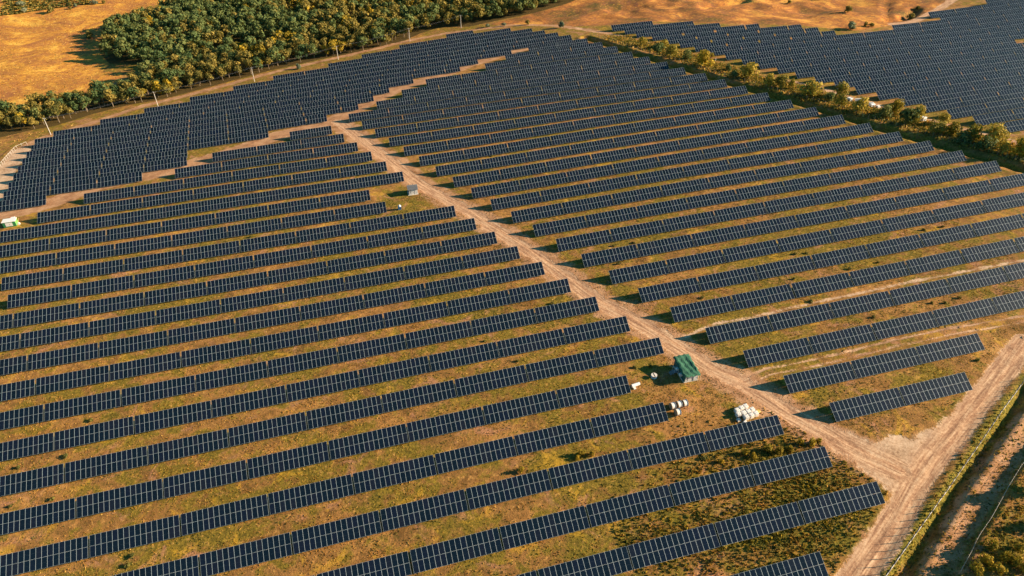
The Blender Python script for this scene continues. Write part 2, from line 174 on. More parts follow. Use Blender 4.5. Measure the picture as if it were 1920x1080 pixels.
BUSH=[(-175.7,412.1,8.5,4.3),(-183.5,413.2,6.8,3.7),(-147.5,425.0,2.8,2.2),(-28.0,425.0,4.0,2.9),(134.3,426.5,4.2,4.3),(117.8,446.8,3.6,3.0),(103.4,452.0,3.2,2.4),(93.2,455.9,3.6,2.4),(291.5,359.1,7.8,4.3),(311.6,391.2,6.5,3.6),(304.2,362.8,3.3,2.8),(306.3,360.7,4.0,2.2),(344.8,373.8,6.9,3.8),(-244.7,650.7,6.5,3.7),(-237.2,632.8,4.5,3.6),(-217.0,626.3,7.2,4.4),(-201.8,637.1,4.3,2.8),(-204.2,632.3,3.9,2.0),(-188.7,641.8,6.3,3.3),(-182.1,642.8,3.6,2.5),(-174.7,557.2,7.0,5.2),(297.0,433.0,4.0,2.1),(362.0,389.5,4.0,2.0),(204.3,393.4,3.1,1.6),(319.8,432.2,4.9,2.8)]
YSHRUB=[(75.4,87.8,1.88,2.25),(76.7,86.2,1.60,2.25),(80.8,86.9,2.43,2.63),(83.1,85.6,2.16,2.62),(85.5,85.7,1.90,2.25),(88.9,86.8,1.65,2.06),(91.0,85.9,2.20,2.43),(93.1,86.1,1.80,1.87),(39.6,97.6,1.95,2.29),(42.0,97.0,1.56,1.91),(38.4,96.8,1.29,1.72),(25.1,97.0,1.76,1.92),(105.8,50.5,2.70,3.40),(109.3,53.1,2.75,3.38),(102.7,49.7,2.66,3.42),(109.6,50.6,2.23,3.01),(110.9,49.0,2.96,3.77),(106.6,48.6,2.68,3.03),(114.0,51.2,2.51,3.00),(111.8,47.4,2.45,3.02),(69.2,86.8,1.32,1.51)]
WEED=[(175.1, 154.6), (181.9, 154.4), (155.0, 120.6), (151.6, 121.7), (160.4, 121.5), (132.4, 121.0), (120.3, 132.3), (132.8, 154.5), (129.1, 155.1), (121.6, 143.4), (140.2, 143.0), (150.0, 143.4), (146.4, 98.7), (91.7, 143.1), (26.1, 143.0), (32.9, 132.2), (74.8, 167.1), (76.8, 177.4), (83.7, 176.8), (49.1, 153.6), (-77.2, 143.3), (-91.3, 131.9), (-80.8, 132.2), (-80.5, 119.8), (-89.7, 120.3), (-59.8, 99.4), (-60.1, 97.3), (-41.7, 222.4), (53.2, 257.2), (-81.8, 128.7), (44.6, 95.0), (66.0, 88.9), (66.0, 120.1), (61.9, 120.9), (13.7, 114.0)]
POLES=[(-147.7,364.8,8.7),(-101.3,388.9,7.8),(-52.6,411.1,7.9),(-4.5,432.4,7.0),(41.4,450.9,7.2),(77.2,464.9,8.6)]
BAGS=[(82.23, 100.19), (80.95, 99.87), (79.74, 99.56), (83.23, 98.78), (82.0, 98.46), (80.76, 98.31), (79.37, 98.32), (83.39, 97.38), (82.1, 97.13), (80.7, 96.92)]
YPATCH=[(-66.3, 480.1), (-54.9, 458.9), (8.4, 492.2), (6.7, 553.8), (41.4, 548.8), (-103.7, 407.7), (-2.2, 446.7), (-35.8, 484.2), (22.9, 515.9), (62.4, 524.7), (-29.5, 581.9), (-25.5, 561.1)]
GREENP=[(-126.9, 553.6), (-139.2, 521.5), (-90.1, 553.0), (-106.8, 485.9), (-151.3, 549.6), (-72.7, 573.4), (-124.3, 492.9), (-112.8, 588.0), (-51.3, 523.9)]
MISC={'hut_grey': (17.49, 234.98), 'tank_blue': (11.29, 224.9), 'shelter': (73.98, 112.28), 'cabin': (-131.3, 258.59), 'drum_flat': (65.36, 116.33), 'pipe_roll': (59.43, 114.26), 'crate_a': (217.4, 256.68), 'crate_b': (218.51, 255.56), 'lwall_a': (222.95, 251.77), 'lwall_b': (225.02, 247.63), 'van': (223.21, 247.69), 'crate_c': (224.98, 245.03), 'cabin_w': (232.31, 225.98), 'post_w': (231.05, 226.48), 'bag_yellow': (84.65, 98.28), 'marker': (189.4, 328.69), 'bag_low': (79.52, 97.1), 'pole_shelter': (70.62, 116.21)}
DRUMS=[(65.41, 105.04), (67.09, 105.05), (68.59, 105.04), (65.72, 102.78)]

# ------------------------------------------------------------------ terrain height
TCA = np.array([int(v) for v in TC.split()], float).reshape(TNY, TNX) / 100.0
def _bs(t):
    return ((1-t)**3/6, (3*t**3-6*t**2+4)/6, (-3*t**3+3*t**2+3*t+1)/6, t**3/6)
def base_h(x, y):
    """smooth lie of the land; the racks stand on this"""
    x = np.asarray(x, float); y = np.asarray(y, float)
    xc = np.clip(x, TX0+TDX*1.01, TX0+TDX*(TNX-2.01)); yc = np.clip(y, TY0+TDX*1.01, TY0+TDX*(TNY-2.01))
    a = (xc-TX0)/TDX; b = (yc-TY0)/TDX
    i = np.floor(a).astype(int); j = np.floor(b).astype(int)
    bx = _bs(a-i); by = _bs(b-j); z = 0
    for mm in range(4):
        for nn in range(4): z = z + bx[mm]*by[nn]*TCA[j-1+nn, i-1+mm]
    return z
def _hash(i, j, s):
    h = (i.astype(np.int64)*374761393 + j.astype(np.int64)*668265263 + s*1442695041) & 0xffffffff
    h = ((h ^ (h >> 13)) * 1274126177) & 0xffffffff
    return ((h ^ (h >> 16)) & 0xffff) / 65535.0
def vnoise(x, y, s=0):
    i = np.floor(x).astype(int); j = np.floor(y).astype(int); u = x-i; v = y-j
    u = u*u*(3-2*u); v = v*v*(3-2*v)
    return (_hash(i,j,s)*(1-u)+_hash(i+1,j,s)*u)*(1-v)+(_hash(i,j+1,s)*(1-u)+_hash(i+1,j+1,s)*u)*v
def fbm(x, y, o=3, s=0):
    z = 0; a = .5
    for k in range(o): z = z + a*(vnoise(x*2**k, y*2**k, s+k)-.5)*2; a *= .5
    return z
def seg_dist(x, y, pl):
    """distance to polyline, signed side, distance along"""
    best = np.full(x.shape, 1e9); lat = np.zeros(x.shape); al = np.zeros(x.shape); acc = 0
    for (ax, ay), (bx, by) in zip(pl[:-1], pl[1:]):
        dx, dy = bx-ax, by-ay; L = math.hypot(dx, dy) or 1e-6
        t = np.clip(((x-ax)*dx+(y-ay)*dy)/(L*L), 0, 1)
        px = ax+t*dx; py = ay+t*dy; d = np.hypot(x-px, y-py)
        side = np.sign(dx*(y-ay)-dy*(x-ax))
        mk = d < best
        best = np.where(mk, d, best); lat = np.where(mk, side*d, lat); al = np.where(mk, acc+t*L, al); acc += L
    return best, lat, al
def poly_sd(x, y, pg):
    """signed distance, positive inside"""
    d, _, _ = seg_dist(x, y, list(pg)+[pg[0]])
    ins = np.zeros(x.shape, bool)
    n = len(pg)
    for k in range(n):
        ax, ay = pg[k]; bx, by = pg[(k+1) % n]
        c = (ay > y) != (by > y)
        ins ^= c & (x < (bx-ax)*(y-ay)/((by-ay) or 1e-9)+ax)
    return np.where(ins, d, -d)
def boxmask(x, y, pl, pad):
    xs = [p[0] for p in pl]; ys = [p[1] for p in pl]
    return (x > min(xs)-pad) & (x < max(xs)+pad) & (y > min(ys)-pad) & (y < max(ys)+pad)
def near_sd(x, y, fn, pl, pad, far):
    out = np.full(x.shape, far); mk = boxmask(x, y, pl, pad)
    if mk.any(): out[mk] = fn(x[mk], y[mk])
    return out
def trough(d, w):
    t = np.clip(1-d/w, 0, 1); return t*t*(3-2*t)
def ground_h(x, y):
    x = np.asarray(x, float); y = np.asarray(y, float); sh = x.shape
    x = np.atleast_1d(x).ravel(); y = np.atleast_1d(y).ravel()
    z = base_h(x, y)
    rr = np.hypot(x, y)
    z = z + .05*fbm(x/1.1, y/1.1, 2, 5) + .10*fbm(x/6, y/6, 2, 9)
    d = near_sd(x, y, lambda a, b: seg_dist(a, b, PL_ditch_n)[0], PL_ditch_n, 8, 99.)
    z = z - 1.5*trough(d, 2.3)*(1+.3*fbm(x/3, y/3, 2, 3)) + .35*trough(np.abs(d-2.6), 1.6)
    d = near_sd(x, y, lambda a, b: seg_dist(a, b, PL_bank_e)[0], PL_bank_e, 8, 99.)
    z = z + .5*trough(d, 1.8)*(1+.3*fbm(x/3, y/3, 2, 4))
    lat = near_sd(x, y, lambda a, b: (lambda q: q[1]*np.clip((45-q[0])/20, 0, 1))(seg_dist(a, b, PL_bank_e)), PL_bank_e, 45, 0.)
    z = z + 1.5*np.clip(lat/1.3+.3, 0, 1)*np.clip((np.abs(lat) > 1e-6), 0, 1)*np.clip((45-np.abs(lat))/20, 0, 1)
    for pl, dp, w in ((PL_gully_a, .9, 1.6), (PL_gully_b, .8, 1.3), (PL_gully_c, 1.0, 1.6), (PL_hollow, 3.2, 5.0), (PL_hollow_b, 2.6, 7.0)):
        d = near_sd(x, y, lambda a, b: seg_dist(a, b, pl)[0], pl, 12, 99.)
        z = z - dp*trough(d, w)
    d = near_sd(x, y, lambda a, b: seg_dist(a, b, PL_ditch_r)[0], PL_ditch_r, 14, 99.)
    z = z - 2.3*trough(d, 3.8)*(1+.25*fbm(x/4, y/4, 2, 6)) + .6*trough(np.abs(d-4.8), 2.4)
    d = near_sd(x, y, lambda a, b: seg_dist(a, b, PL_strip_u)[0], PL_strip_u, 8, 99.)
    z = z + .06*fbm(x/.8, y/.8, 2, 14)*(d < 5)
    sd = near_sd(x, y, lambda a, b: poly_sd(a, b, PG_hill), PG_hill, 40, -99.)
    k = np.clip((sd+2)/35, 0, 1)
    z = z + k*(4.6*fbm(x/46+3, y/46, 3, 21)+1.6*fbm(x/14, y/14, 3, 23))
    far = np.clip((x*-1-60)/80, 0, 1)*np.clip((y-420-(x+150)*.5)/60, 0, 1)
    z = z + far*(1.2*fbm(x/40, y/40, 3, 31)+.3*fbm(x/9, y/9, 2, 33))
    return z.reshape(sh)

# ------------------------------------------------------------------ scene helpers
C = scene.collection
def tag(o, label=None, cat=None, group=None, kind=None):
    if label: o['label'] = label
    if cat: o['category'] = cat
    if group: o['group'] = group
    if kind: o['kind'] = kind
    return o
def link(o, parent=None):
    C.objects.link(o)
    if parent: o.parent = parent
    return o
def empty(name, loc=(0, 0, 0), rz=0.0):
    o = bpy.data.objects.new(name, None); o.location = loc; o.rotation_euler = (0, 0, rz); o.empty_display_size = .5
    return link(o)
class MB:
    def __init__(s): s.v = []; s.f = []; s.mi = []; s.m = 0
    def face(s, pts, mi=None):
        b = len(s.v); s.v += [tuple(p) for p in pts]; s.f.append(tuple(range(b, b+len(pts)))); s.mi.append(s.m if mi is None else mi)
    def box(s, x0, x1, y0, y1, z0, z1, T=None, mi=None, bev=0.0):
        P = [(x0,y0,z0),(x1,y0,z0),(x1,y1,z0),(x0,y1,z0),(x0,y0,z1),(x1,y0,z1),(x1,y1,z1),(x0,y1,z1)]
        if bev:
            b = bev
            P = [(x0,y0,z0),(x1,y0,z0),(x1,y1,z0),(x0,y1,z0),(x0,y0,z1-b),(x1,y0,z1-b),(x1,y1,z1-b),(x0,y1,z1-b),
                 (x0+b,y0+b,z1),(x1-b,y0+b,z1),(x1-b,y1-b,z1),(x0+b,y1-b,z1)]
        if T: P = [tuple(T @ Vector(p)) for p in P]
        b0 = len(s.v); s.v += P
        F = [(3,2,1,0),(0,1,5,4),(1,2,6,5),(2,3,7,6),(3,0,4,7)]
        F += [(4,5,6,7)] if not bev else [(4,5,9,8),(5,6,10,9),(6,7,11,10),(7,4,8,11),(8,9,10,11)]
        for f in F: s.f.append(tuple(b0+k for k in f)); s.mi.append(s.m if mi is None else mi)
    def tube(s, p0, p1, r0, r1=None, n=8, cap=True, mi=None):
        r1 = r0 if r1 is None else r1
        p0 = Vector(p0); p1 = Vector(p1); d = (p1-p0).normalized(); a = d.orthogonal().normalized(); b = d.cross(a)
        b0 = len(s.v)
        for p, r in ((p0, r0), (p1, r1)):
            for k in range(n):
                t = 2*math.pi*k/n; s.v.append(tuple(p+a*(r*math.cos(t))+b*(r*math.sin(t))))
        for k in range(n):
            s.f.append((b0+k, b0+(k+1) % n, b0+n+(k+1) % n, b0+n+k)); s.mi.append(s.m if mi is None else mi)
        if cap:
            s.f.append(tuple(b0+k for k in reversed(range(n)))); s.mi.append(s.m if mi is None else mi)
            s.f.append(tuple(b0+n+k for k in range(n))); s.mi.append(s.m if mi is None else mi)
    def mesh(s, name, mats):
        me = bpy.data.meshes.new(name); me.from_pydata(s.v, [], s.f)
        for m_ in (mats if isinstance(mats, (list, tuple)) else [mats]): me.materials.append(m_)
        me.polygons.foreach_set('material_index', s.mi); me.update(); return me
    def build(s, name, mats, parent=None):
        return link(bpy.data.objects.new(name, s.mesh(name, mats)), parent)
def np_mesh(name, V, F, mats, attrs=None, mi=None, smooth=False):
    """V (n,3) float, F (m,k) int quads or tris"""
    me = bpy.data.meshes.new(name); k = F.shape[1]
    me.vertices.add(len(V)); me.vertices.foreach_set('co', np.ascontiguousarray(V, np.float32).ravel())
    me.loops.add(F.size); me.loops.foreach_set('vertex_index', np.ascontiguousarray(F, np.int32).ravel())
    me.polygons.add(len(F)); me.polygons.foreach_set('loop_start', np.arange(0, F.size, k, dtype=np.int32))
    for m_ in mats: me.materials.append(m_)
    if mi is not None: me.polygons.foreach_set('material_index', np.ascontiguousarray(mi, np.int32))
    if smooth: me.polygons.foreach_set('use_smooth', np.ones(len(F), bool))
    me.update(calc_edges=True)
    for n_, (dom, typ, data) in (attrs or {}).items():
        a = me.attributes.new(n_, typ, dom)
        a.data.foreach_set('vector' if typ == 'FLOAT_VECTOR' else 'value', np.ascontiguousarray(data, np.float32).ravel())
    return me

# ------------------------------------------------------------------ materials
def mat(name):
    m_ = bpy.data.materials.new(name); m_.use_nodes = True
    return m_, m_.node_tree, m_.node_tree.nodes['Principled BSDF']
class NG:
    """small node helper"""
    def __init__(s, nt): s.nt = nt
    def n(s, t, **kw):
        x = s.nt.nodes.new(t)
        for k, v in kw.items(): setattr(x, k, v)
        return x
    def lk(s, a, b): s.nt.links.new(a, b)
    def inp(s, sock, v):
        if hasattr(v, 'links') or isinstance(v, bpy.types.NodeSocket): s.lk(v, sock)
        else: sock.default_value = v
    def math(s, op, a, b=0.0, clamp=False):
        x = s.n('ShaderNodeMath', operation=op, use_clamp=clamp); s.inp(x.inputs[0], a); s.inp(x.inputs[1], b); return x.outputs[0]
    def noise(s, scale, detail=3, rough=.6, vec=None, dist=0.0):
        x = s.n('ShaderNodeTexNoise'); x.inputs['Scale'].default_value = scale; x.inputs['Detail'].default_value = detail
        x.inputs['Roughness'].default_value = rough; x.inputs['Distortion'].default_value = dist
        if vec is not None: s.lk(vec, x.inputs['Vector'])
        return x.outputs['Fac']
    def ramp(s, v, stops):
        x = s.n('ShaderNodeValToRGB'); s.lk(v, x.inputs[0]); e = x.color_ramp.elements
        while len(e) < len(stops): e.new(.5)
        for k, (p, c) in enumerate(stops): e[k].position = p; e[k].color = (c, c, c, 1) if isinstance(c, (int, float)) else (*c, 1)
        return x.outputs[0]
    def mix(s, f, a, b, mode='MIX'):
        x = s.n('ShaderNodeMix', data_type='RGBA', blend_type=mode)
        s.inp(x.inputs['Factor'], f)
        for k, v in ((6, a), (7, b)):
            if isinstance(v, bpy.types.NodeSocket): s.lk(v, x.inputs[k])
            else: x.inputs[k].default_value = (*v, 1)
        return x.outputs[2]
    def attr(s, name, out='Fac'):
        x = s.n('ShaderNodeAttribute', attribute_name=name); return x.outputs[out]
    def step(s, v, lo, hi):
        x = s.n('ShaderNodeMapRange', interpolation_type='SMOOTHSTEP'); s.lk(v, x.inputs[0])
        x.inputs[1].default_value = lo; x.inputs[2].default_value = hi; return x.outputs[0]
def simple(name, col, rough=.7, metal=0.0, var=.25, scale=4.0, bump=0.0):
    m_, nt, b = mat(name); g = NG(nt)
    tc = g.n('ShaderNodeTexCoord').outputs['Object']
    f = g.noise(scale, 4, .6, tc)
    c0 = tuple(c*(1-var) for c in col); c1 = tuple(min(1, c*(1+var*.6)) for c in col)
    g.lk(g.ramp(f, [(.3, c0), (.7, c1)]), b.inputs['Base Color'])
    b.inputs['Roughness'].default_value = rough; b.inputs['Metallic'].default_value = metal
    if bump:
        bn = g.n('ShaderNodeBump'); bn.inputs['Strength'].default_value = bump; bn.inputs['Distance'].default_value = .03
        g.lk(f, bn.inputs['Height']); g.lk(bn.outputs[0], b.inputs['Normal'])
    return m_

def make_ground_mat():
    m_, nt, b = mat('meadow and dirt'); g = NG(nt)
    P = g.n('ShaderNodeNewGeometry').outputs['Position']
    nb = g.noise(.035, 4, .6, P); nm = g.noise(.22, 5, .65, P); nf = g.noise(1.6, 4, .7, P); nx = g.noise(5.0, 3, .75, P)
    vor = g.n('ShaderNodeTexVoronoi'); g.lk(P, vor.inputs['Vector']); vor.inputs['Scale'].default_value = 1.9
    vd = vor.outputs['Distance']
    vor2 = g.n('ShaderNodeTexVoronoi'); g.lk(P, vor2.inputs['Vector']); vor2.inputs['Scale'].default_value = .45; 
    v2 = vor2.outputs['Distance']
    # dry meadow between the rows
    dry = g.ramp(nm, [(.30, (.19,.098,.030)), (.45, (.33,.165,.050)), (.56, (.46,.225,.070)), (.70, (.68,.37,.12))])
    olive = g.ramp(nf, [(.3, (.10,.080,.014)), (.55, (.25,.175,.026)), (.75, (.46,.31,.045))])
    pink = g.ramp(nf, [(.3, (.30,.135,.070)), (.7, (.62,.31,.17))])
    of = g.step(g.math('ADD', nb, g.math('MULTIPLY', g.math('SUBTRACT', nm, .5), 1.1)),   .41, .58)
    col = g.mix(of, dry, olive)
    n3 = g.noise(.09, 4, .6, P, 1.5)
    col = g.mix(g.math('MULTIPLY', g.step(n3, .56, .68), .8), col, pink)
    ochre = g.noise(.16, 3, .6, P, .8)
    col = g.mix(g.math('MULTIPLY', g.step(ochre, .58, .70), .55), col, (.66,.38,.040))
    gs = g.noise(.75, 3, .7, P, .4)
    col = g.mix(g.math('MULTIPLY', g.step(gs, .53, .66), .62), col, (.12,.095,.020))
    col = g.mix(g.math('MULTIPLY', g.step(gs, .43, .33), .45), col, (.78,.42,.12))
    # lush green corner, and the ditch with its shade painted dark
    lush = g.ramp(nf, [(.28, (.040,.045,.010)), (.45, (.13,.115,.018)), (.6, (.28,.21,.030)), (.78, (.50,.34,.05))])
    mk = g.step(g.math('ADD', g.attr('m_lush_shade'), g.math('MULTIPLY', g.math('SUBTRACT', nm, .5), 1.2)), .35, .75)
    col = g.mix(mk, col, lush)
    # golden stubble field
    gb = g.noise(.030, 5, .7, P, 1.6)
    gold = g.ramp(gb, [(.34, (.36,.14,.050)), (.46, (.50,.21,.048)), (.54, (.66,.30,.045)), (.66, (.88,.50,.085))])
    grain = g.noise(.55, 3, .7, P, .5)
    gold = g.mix(g.math('MULTIPLY', g.step(grain, .52, .70), .65), gold, (.30,.13,.060))
    gold = g.mix(g.math('MULTIPLY', g.step(grain, .46, .30), .6), gold, (.95,.60,.16))
    gold = g.mix(g.math('MULTIPLY', g.step(nm, .5, .68), .6), gold, (.34,.14,.055))
    col = g.mix(g.step(g.math('ADD', g.attr('m_gold'), g.math('MULTIPLY', g.math('SUBTRACT', nm, .5), .5)), .42, .6), col, gold)
    hb = g.noise(.022, 5, .65, P, 1.2)
    hill = g.ramp(hb, [(.34, (.13,.095,.026)), (.45, (.30,.13,.040)), (.53, (.50,.19,.048)), (.63, (.84,.40,.08)), (.76, (.90,.52,.13))])
    hill = g.mix(g.math('MULTIPLY', g.step(nm, .50, .66), .6), hill, (.24,.095,.060))
    hill = g.mix(g.math('MULTIPLY', g.step(grain, .52, .68), .6), hill, (.17,.085,.045))
    hill = g.mix(g.math('MULTIPLY', g.step(grain, .46, .30), .5), hill, (.95,.50,.10))
    col = g.mix(g.step(g.math('ADD', g.attr('m_hill'), g.math('MULTIPLY', g.math('SUBTRACT', nm, .5), .5)), .42, .6), col, hill)
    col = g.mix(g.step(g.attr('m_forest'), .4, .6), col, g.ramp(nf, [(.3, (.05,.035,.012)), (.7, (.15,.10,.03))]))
    # verge of rough weeds by the hedge
    verge = g.ramp(nf, [(.3, (.07,.045,.012)), (.50, (.22,.13,.030)), (.70, (.60,.34,.075))])
    col = g.mix(g.step(g.math('ADD', g.attr('m_verge'), g.math('MULTIPLY', g.math('SUBTRACT', nm, .5), .9)), .4, .65), col, verge)
    # grain: leaf litter, dark tufts, pale stalks
    col = g.mix(g.math('MULTIPLY', g.step(nx, .52, .74), .55), col, (.62,.42,.16), 'OVERLAY')
    col = g.mix(g.math('MULTIPLY', g.step(nx, .50, .30), .62), col, (.035,.030,.012))
    col = g.mix(g.math('MULTIPLY', g.step(vd, .12, .0), .35), col, (.70,.50,.26))
    # bare reddish earth
    red = g.ramp(g.math('ADD', g.math('MULTIPLY', nm, .6), g.math('MULTIPLY', nx, .4)), [(.35, (.27,.125,.06)), (.5, (.46,.24,.12)), (.65, (.62,.37,.20))])
    col = g.mix(g.step(g.math('ADD', g.attr('m_red'), g.math('MULTIPLY', g.math('SUBTRACT', nm, .5), 1.1)), .38, .62), col, red)
    # driven sand tracks, with wheel streaks running along them
    uv = g.attr('road', 'Vector')
    sx = g.n('ShaderNodeSeparateXYZ'); g.lk(uv, sx.inputs[0])
    cb = g.n('ShaderNodeCombineXYZ'); g.lk(g.math('MULTIPLY', sx.outputs[0], 1.5), cb.inputs[0]); g.lk(g.math('MULTIPLY', sx.outputs[1], .10), cb.inputs[1])
    st = g.noise(1.0, 4, .65, cb.outputs[0], .6)
    sand = g.ramp(g.math('ADD', g.math('MULTIPLY', st, .62), g.math('MULTIPLY', nf, .38)), [(.36, (.26,.135,.078)), (.46, (.44,.235,.13)), (.54, (.63,.38,.215)), (.66, (.84,.57,.35))])
    plain = g.ramp(g.math('ADD', g.math('MULTIPLY', nm, .5), g.math('MULTIPLY', nf, .5)), [(.36, (.30,.175,.10)), (.46, (.52,.33,.195)), (.56, (.68,.46,.29)), (.68, (.80,.60,.40))])
    sand = g.mix(sx.outputs[2], plain, sand)
    sand = g.mix(g.math('MULTIPLY', g.step(nx, .45, .28), .5), sand, (.22,.125,.07))
    ms = g.math('ADD', g.attr('m_sand'), g.math('ADD', g.math('MULTIPLY', g.math('SUBTRACT', nf, .5), .7), g.math('MULTIPLY', g.math('SUBTRACT', nm, .5), .9)))
    col = g.mix(g.step(ms, .36, .60), col, sand)
    g.lk(col, b.inputs['Base Color']); b.inputs['Roughness'].default_value = .95
    b.inputs['Specular IOR Level'].default_value = .1
    bn = g.n('ShaderNodeBump'); bn.inputs['Distance'].default_value = .35; bn.inputs['Strength'].default_value = .75
    rough_h = g.math('ADD', g.math('MULTIPLY', nf, .6), g.math('MULTIPLY', nx, .32))
    hh = g.math('MULTIPLY', rough_h, g.math('SUBTRACT', 1.0, g.math('MULTIPLY', g.step(ms, .4, .6), .72)))
    g.lk(hh, bn.inputs['Height']); g.lk(bn.outputs[0], b.inputs['Normal'])
    return m_
GROUND = make_ground_mat()

def leaf_mat(name, stops, trans=.25):
    m_, nt, b = mat(name); g = NG(nt)
    P = g.n('ShaderNodeTexCoord').outputs['Object']
    t = g.attr('tint'); oi = g.n('ShaderNodeObjectInfo').outputs['Random']
    v = g.math('ADD', g.math('MULTIPLY', t, .62), g.math('MULTIPLY', oi, .38))
    c = g.ramp(v, stops); g.lk(c, b.inputs['Base Color']); b.inputs['Roughness'].default_value = .75
    b.inputs['Specular IOR Level'].default_value = .15
    tr = g.n('ShaderNodeBsdfTranslucent'); g.lk(g.mix(.5, c, (.25,.22,.02)), tr.inputs['Color'])
    mx = g.n('ShaderNodeMixShader'); mx.inputs[0].default_value = trans
    out = nt.nodes['Material Output']; g.lk(b.outputs[0], mx.inputs[1]); g.lk(tr.outputs[0], mx.inputs[2]); g.lk(mx.outputs[0], out.inputs['Surface'])
    return m_
LEAF_GREEN = leaf_mat('dark green leaves', [(.1, (.035,.085,.034)), (.5, (.11,.155,.050)), (.9, (.26,.25,.07))])
LEAF_OLIVE = leaf_mat('olive leaves', [(.1, (.075,.085,.022)), (.5, (.23,.18,.040)), (.9, (.44,.31,.07))])
LEAF_GOLD = leaf_mat('yellow leaves', [(.1, (.16,.13,.020)), (.5, (.36,.25,.025)), (.9, (.62,.40,.03))])
LEAF_SILVER = leaf_mat('silver green leaves', [(.1, (.09,.12,.075)), (.5, (.19,.22,.13)), (.9, (.36,.36,.22))])
LEAF_HEDGE = leaf_mat('hedge leaves', [(.1, (.12,.115,.026)), (.5, (.36,.27,.040)), (.9, (.60,.42,.06))])
LEAF_WEED = leaf_mat('weed leaves', [(.1, (.06,.070,.022)), (.5, (.15,.145,.035)), (.9, (.32,.25,.05))])
LEAF_DRY = leaf_mat('dry grass', [(.1, (.16,.085,.018)), (.4, (.40,.20,.042)), (.7, (.60,.33,.06)), (.95, (.85,.56,.16))], .3)
BARK = simple('bark', (.22,.16,.10), .9, var=.4, scale=6)
GLASS, nt_, b_ = mat('solar cell glass'); g_ = NG(nt_)
_o = g_.n('ShaderNodeObjectInfo').outputs['Random']; _t = g_.attr('tint')
_v = g_.math('FRACT', g_.math('ADD', _o, _t))
g_.lk(g_.ramp(_v, [(0, (.004,.010,.018)), (.4, (.005,.012,.022)), (.75, (.006,.011,.025)), (1, (.010,.014,.024))]), b_.inputs['Base Color'])
b_.inputs['Roughness'].default_value = .22; b_.inputs['IOR'].default_value = 1.45; b_.inputs['Specular IOR Level'].default_value = .5
ALU = simple('aluminium frame', (.46,.53,.54), .5, .0, .08, 2)
STEEL = simple('galvanised steel', (.33,.34,.35), .5, .4, .2, 3)
BACK = simple('panel back sheet', (.10,.10,.11), .7, 0, .1, 2)

# ------------------------------------------------------------------ ground, cut into ground / tracks along the same grid
def axis(lo, hi, d, outs_lo, outs_hi):
    mid = list(np.arange(lo, hi+1e-6, d)); a = []; x = lo; s = d
    while x > outs_lo: s = min(s*1.045, 160 if x < outs_lo*.3 else 3.0 if x > lo-330 else 60); x -= s; a.append(x)
    c = []; x = hi; s = d
    while x < outs_hi: s = min(s*1.04, 2.2 if x < hi+330 else 6.0 if x < hi+520 else 160); x += s; c.append(x)
    return np.array(a[::-1]+mid+c)
gx = axis(-95, 190, .62, -2600, 2600); gy = axis(40, 215, .62, -600, 3400)
XX, YY = np.meshgrid(gx, gy); sh = XX.shape
xf, yf = XX.ravel(), YY.ravel()
ZZ = ground_h(xf, yf)
def soft(sd, w): return np.clip(.5+sd/w, 0, 1)
def roadm(pl, hw, w=2.2): return soft(near_sd(xf, yf, lambda a, b: hw-seg_dist(a, b, pl)[0], pl, 20, -50.), w)
road = np.zeros((len(xf), 3)); rb = np.full(len(xf), 99.)
for k, pl in enumerate((PL_track_main, PL_track_edge, PL_path_b, PL_path_f, PL_strip_u, PL_track_top)):
    mk = boxmask(xf, yf, pl, 22); d, la, al = seg_dist(xf[mk], yf[mk], pl)
    idx = np.where(mk)[0]; bt = d < rb[idx]; idx = idx[bt]
    rb[idx] = d[bt]; road[idx, 0] = la[bt]+k*37; road[idx, 1] = al[bt]+k*91
road[:, 2] = np.clip(1.6-rb/3.2, 0, 1)
tm = roadm(PL_track_main, 2.6, 3.4); te = roadm(PL_track_edge, 2.9, 3.0); tt = roadm(PL_track_top, 2.6, 3.0)
delta = soft(near_sd(xf, yf, lambda a, b: poly_sd(a, b, PG_delta), PG_delta, 12, -50.), 3.5)
ra = roadm(PL_path_a, .75, 1.6)*.70
def ruts(pl, off, hw):
    def fn(a, b):
        d = seg_dist(a, b, pl)[0]; return hw-np.abs(d-off)
    return soft(near_sd(xf, yf, fn, pl, 12, -50.), 1.2)
rbm = ruts(PL_path_b, 1.15, .45)*.78; rf = roadm(PL_path_f, 1.6, 2.0)*.75
m_sand = np.maximum.reduce([tm, te, delta*(.62+.30*vnoise(xf/3.5, yf/3.5, 77)), tt, ra, rbm, rf])
m_sand = np.maximum(m_sand, soft(near_sd(xf, yf, lambda a, b: 5.0-seg_dist(a, b, PL_west)[0], PL_west, 20, -50.), 4)*.8)
# tyre ruts pressed into the sand
for pl in (PL_track_main, PL_track_edge):
    mk = boxmask(xf, yf, pl, 8); d, la, al = seg_dist(xf[mk], yf[mk], pl)
    w = np.clip(3.2-d, 0, 1)*.10
    ZZ[mk] -= w*(np.exp(-((np.abs(la)-1.0)/.38)**2)+.5*np.exp(-((np.abs(la+.5)-1.9)/.3)**2))
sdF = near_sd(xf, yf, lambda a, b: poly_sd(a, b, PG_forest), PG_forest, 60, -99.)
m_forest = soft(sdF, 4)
m_red = np.maximum.reduce([roadm(PL_strip_u, 5.5, 5), roadm(PL_track_main, 6.5, 6)*.74, roadm(PL_perim_w, 3.2, 3.4)*.72, soft(near_sd(xf, yf, lambda a, b: poly_sd(a, b, PG_strip_brown), PG_strip_brown, 20, -50.), 2)*.60])
m_lush_shade = np.maximum(soft(near_sd(xf, yf, lambda a, b: poly_sd(a, b, PG_lush), PG_lush, 30, -50.)-4, 22), soft(near_sd(xf, yf, lambda a, b: poly_sd(a, b, PG_east_bush), PG_east_bush, 30, -50.), 6)*.62)
m_lush_shade = np.maximum(m_lush_shade, roadm(PL_fence_near, 2.0, 3)*.8)
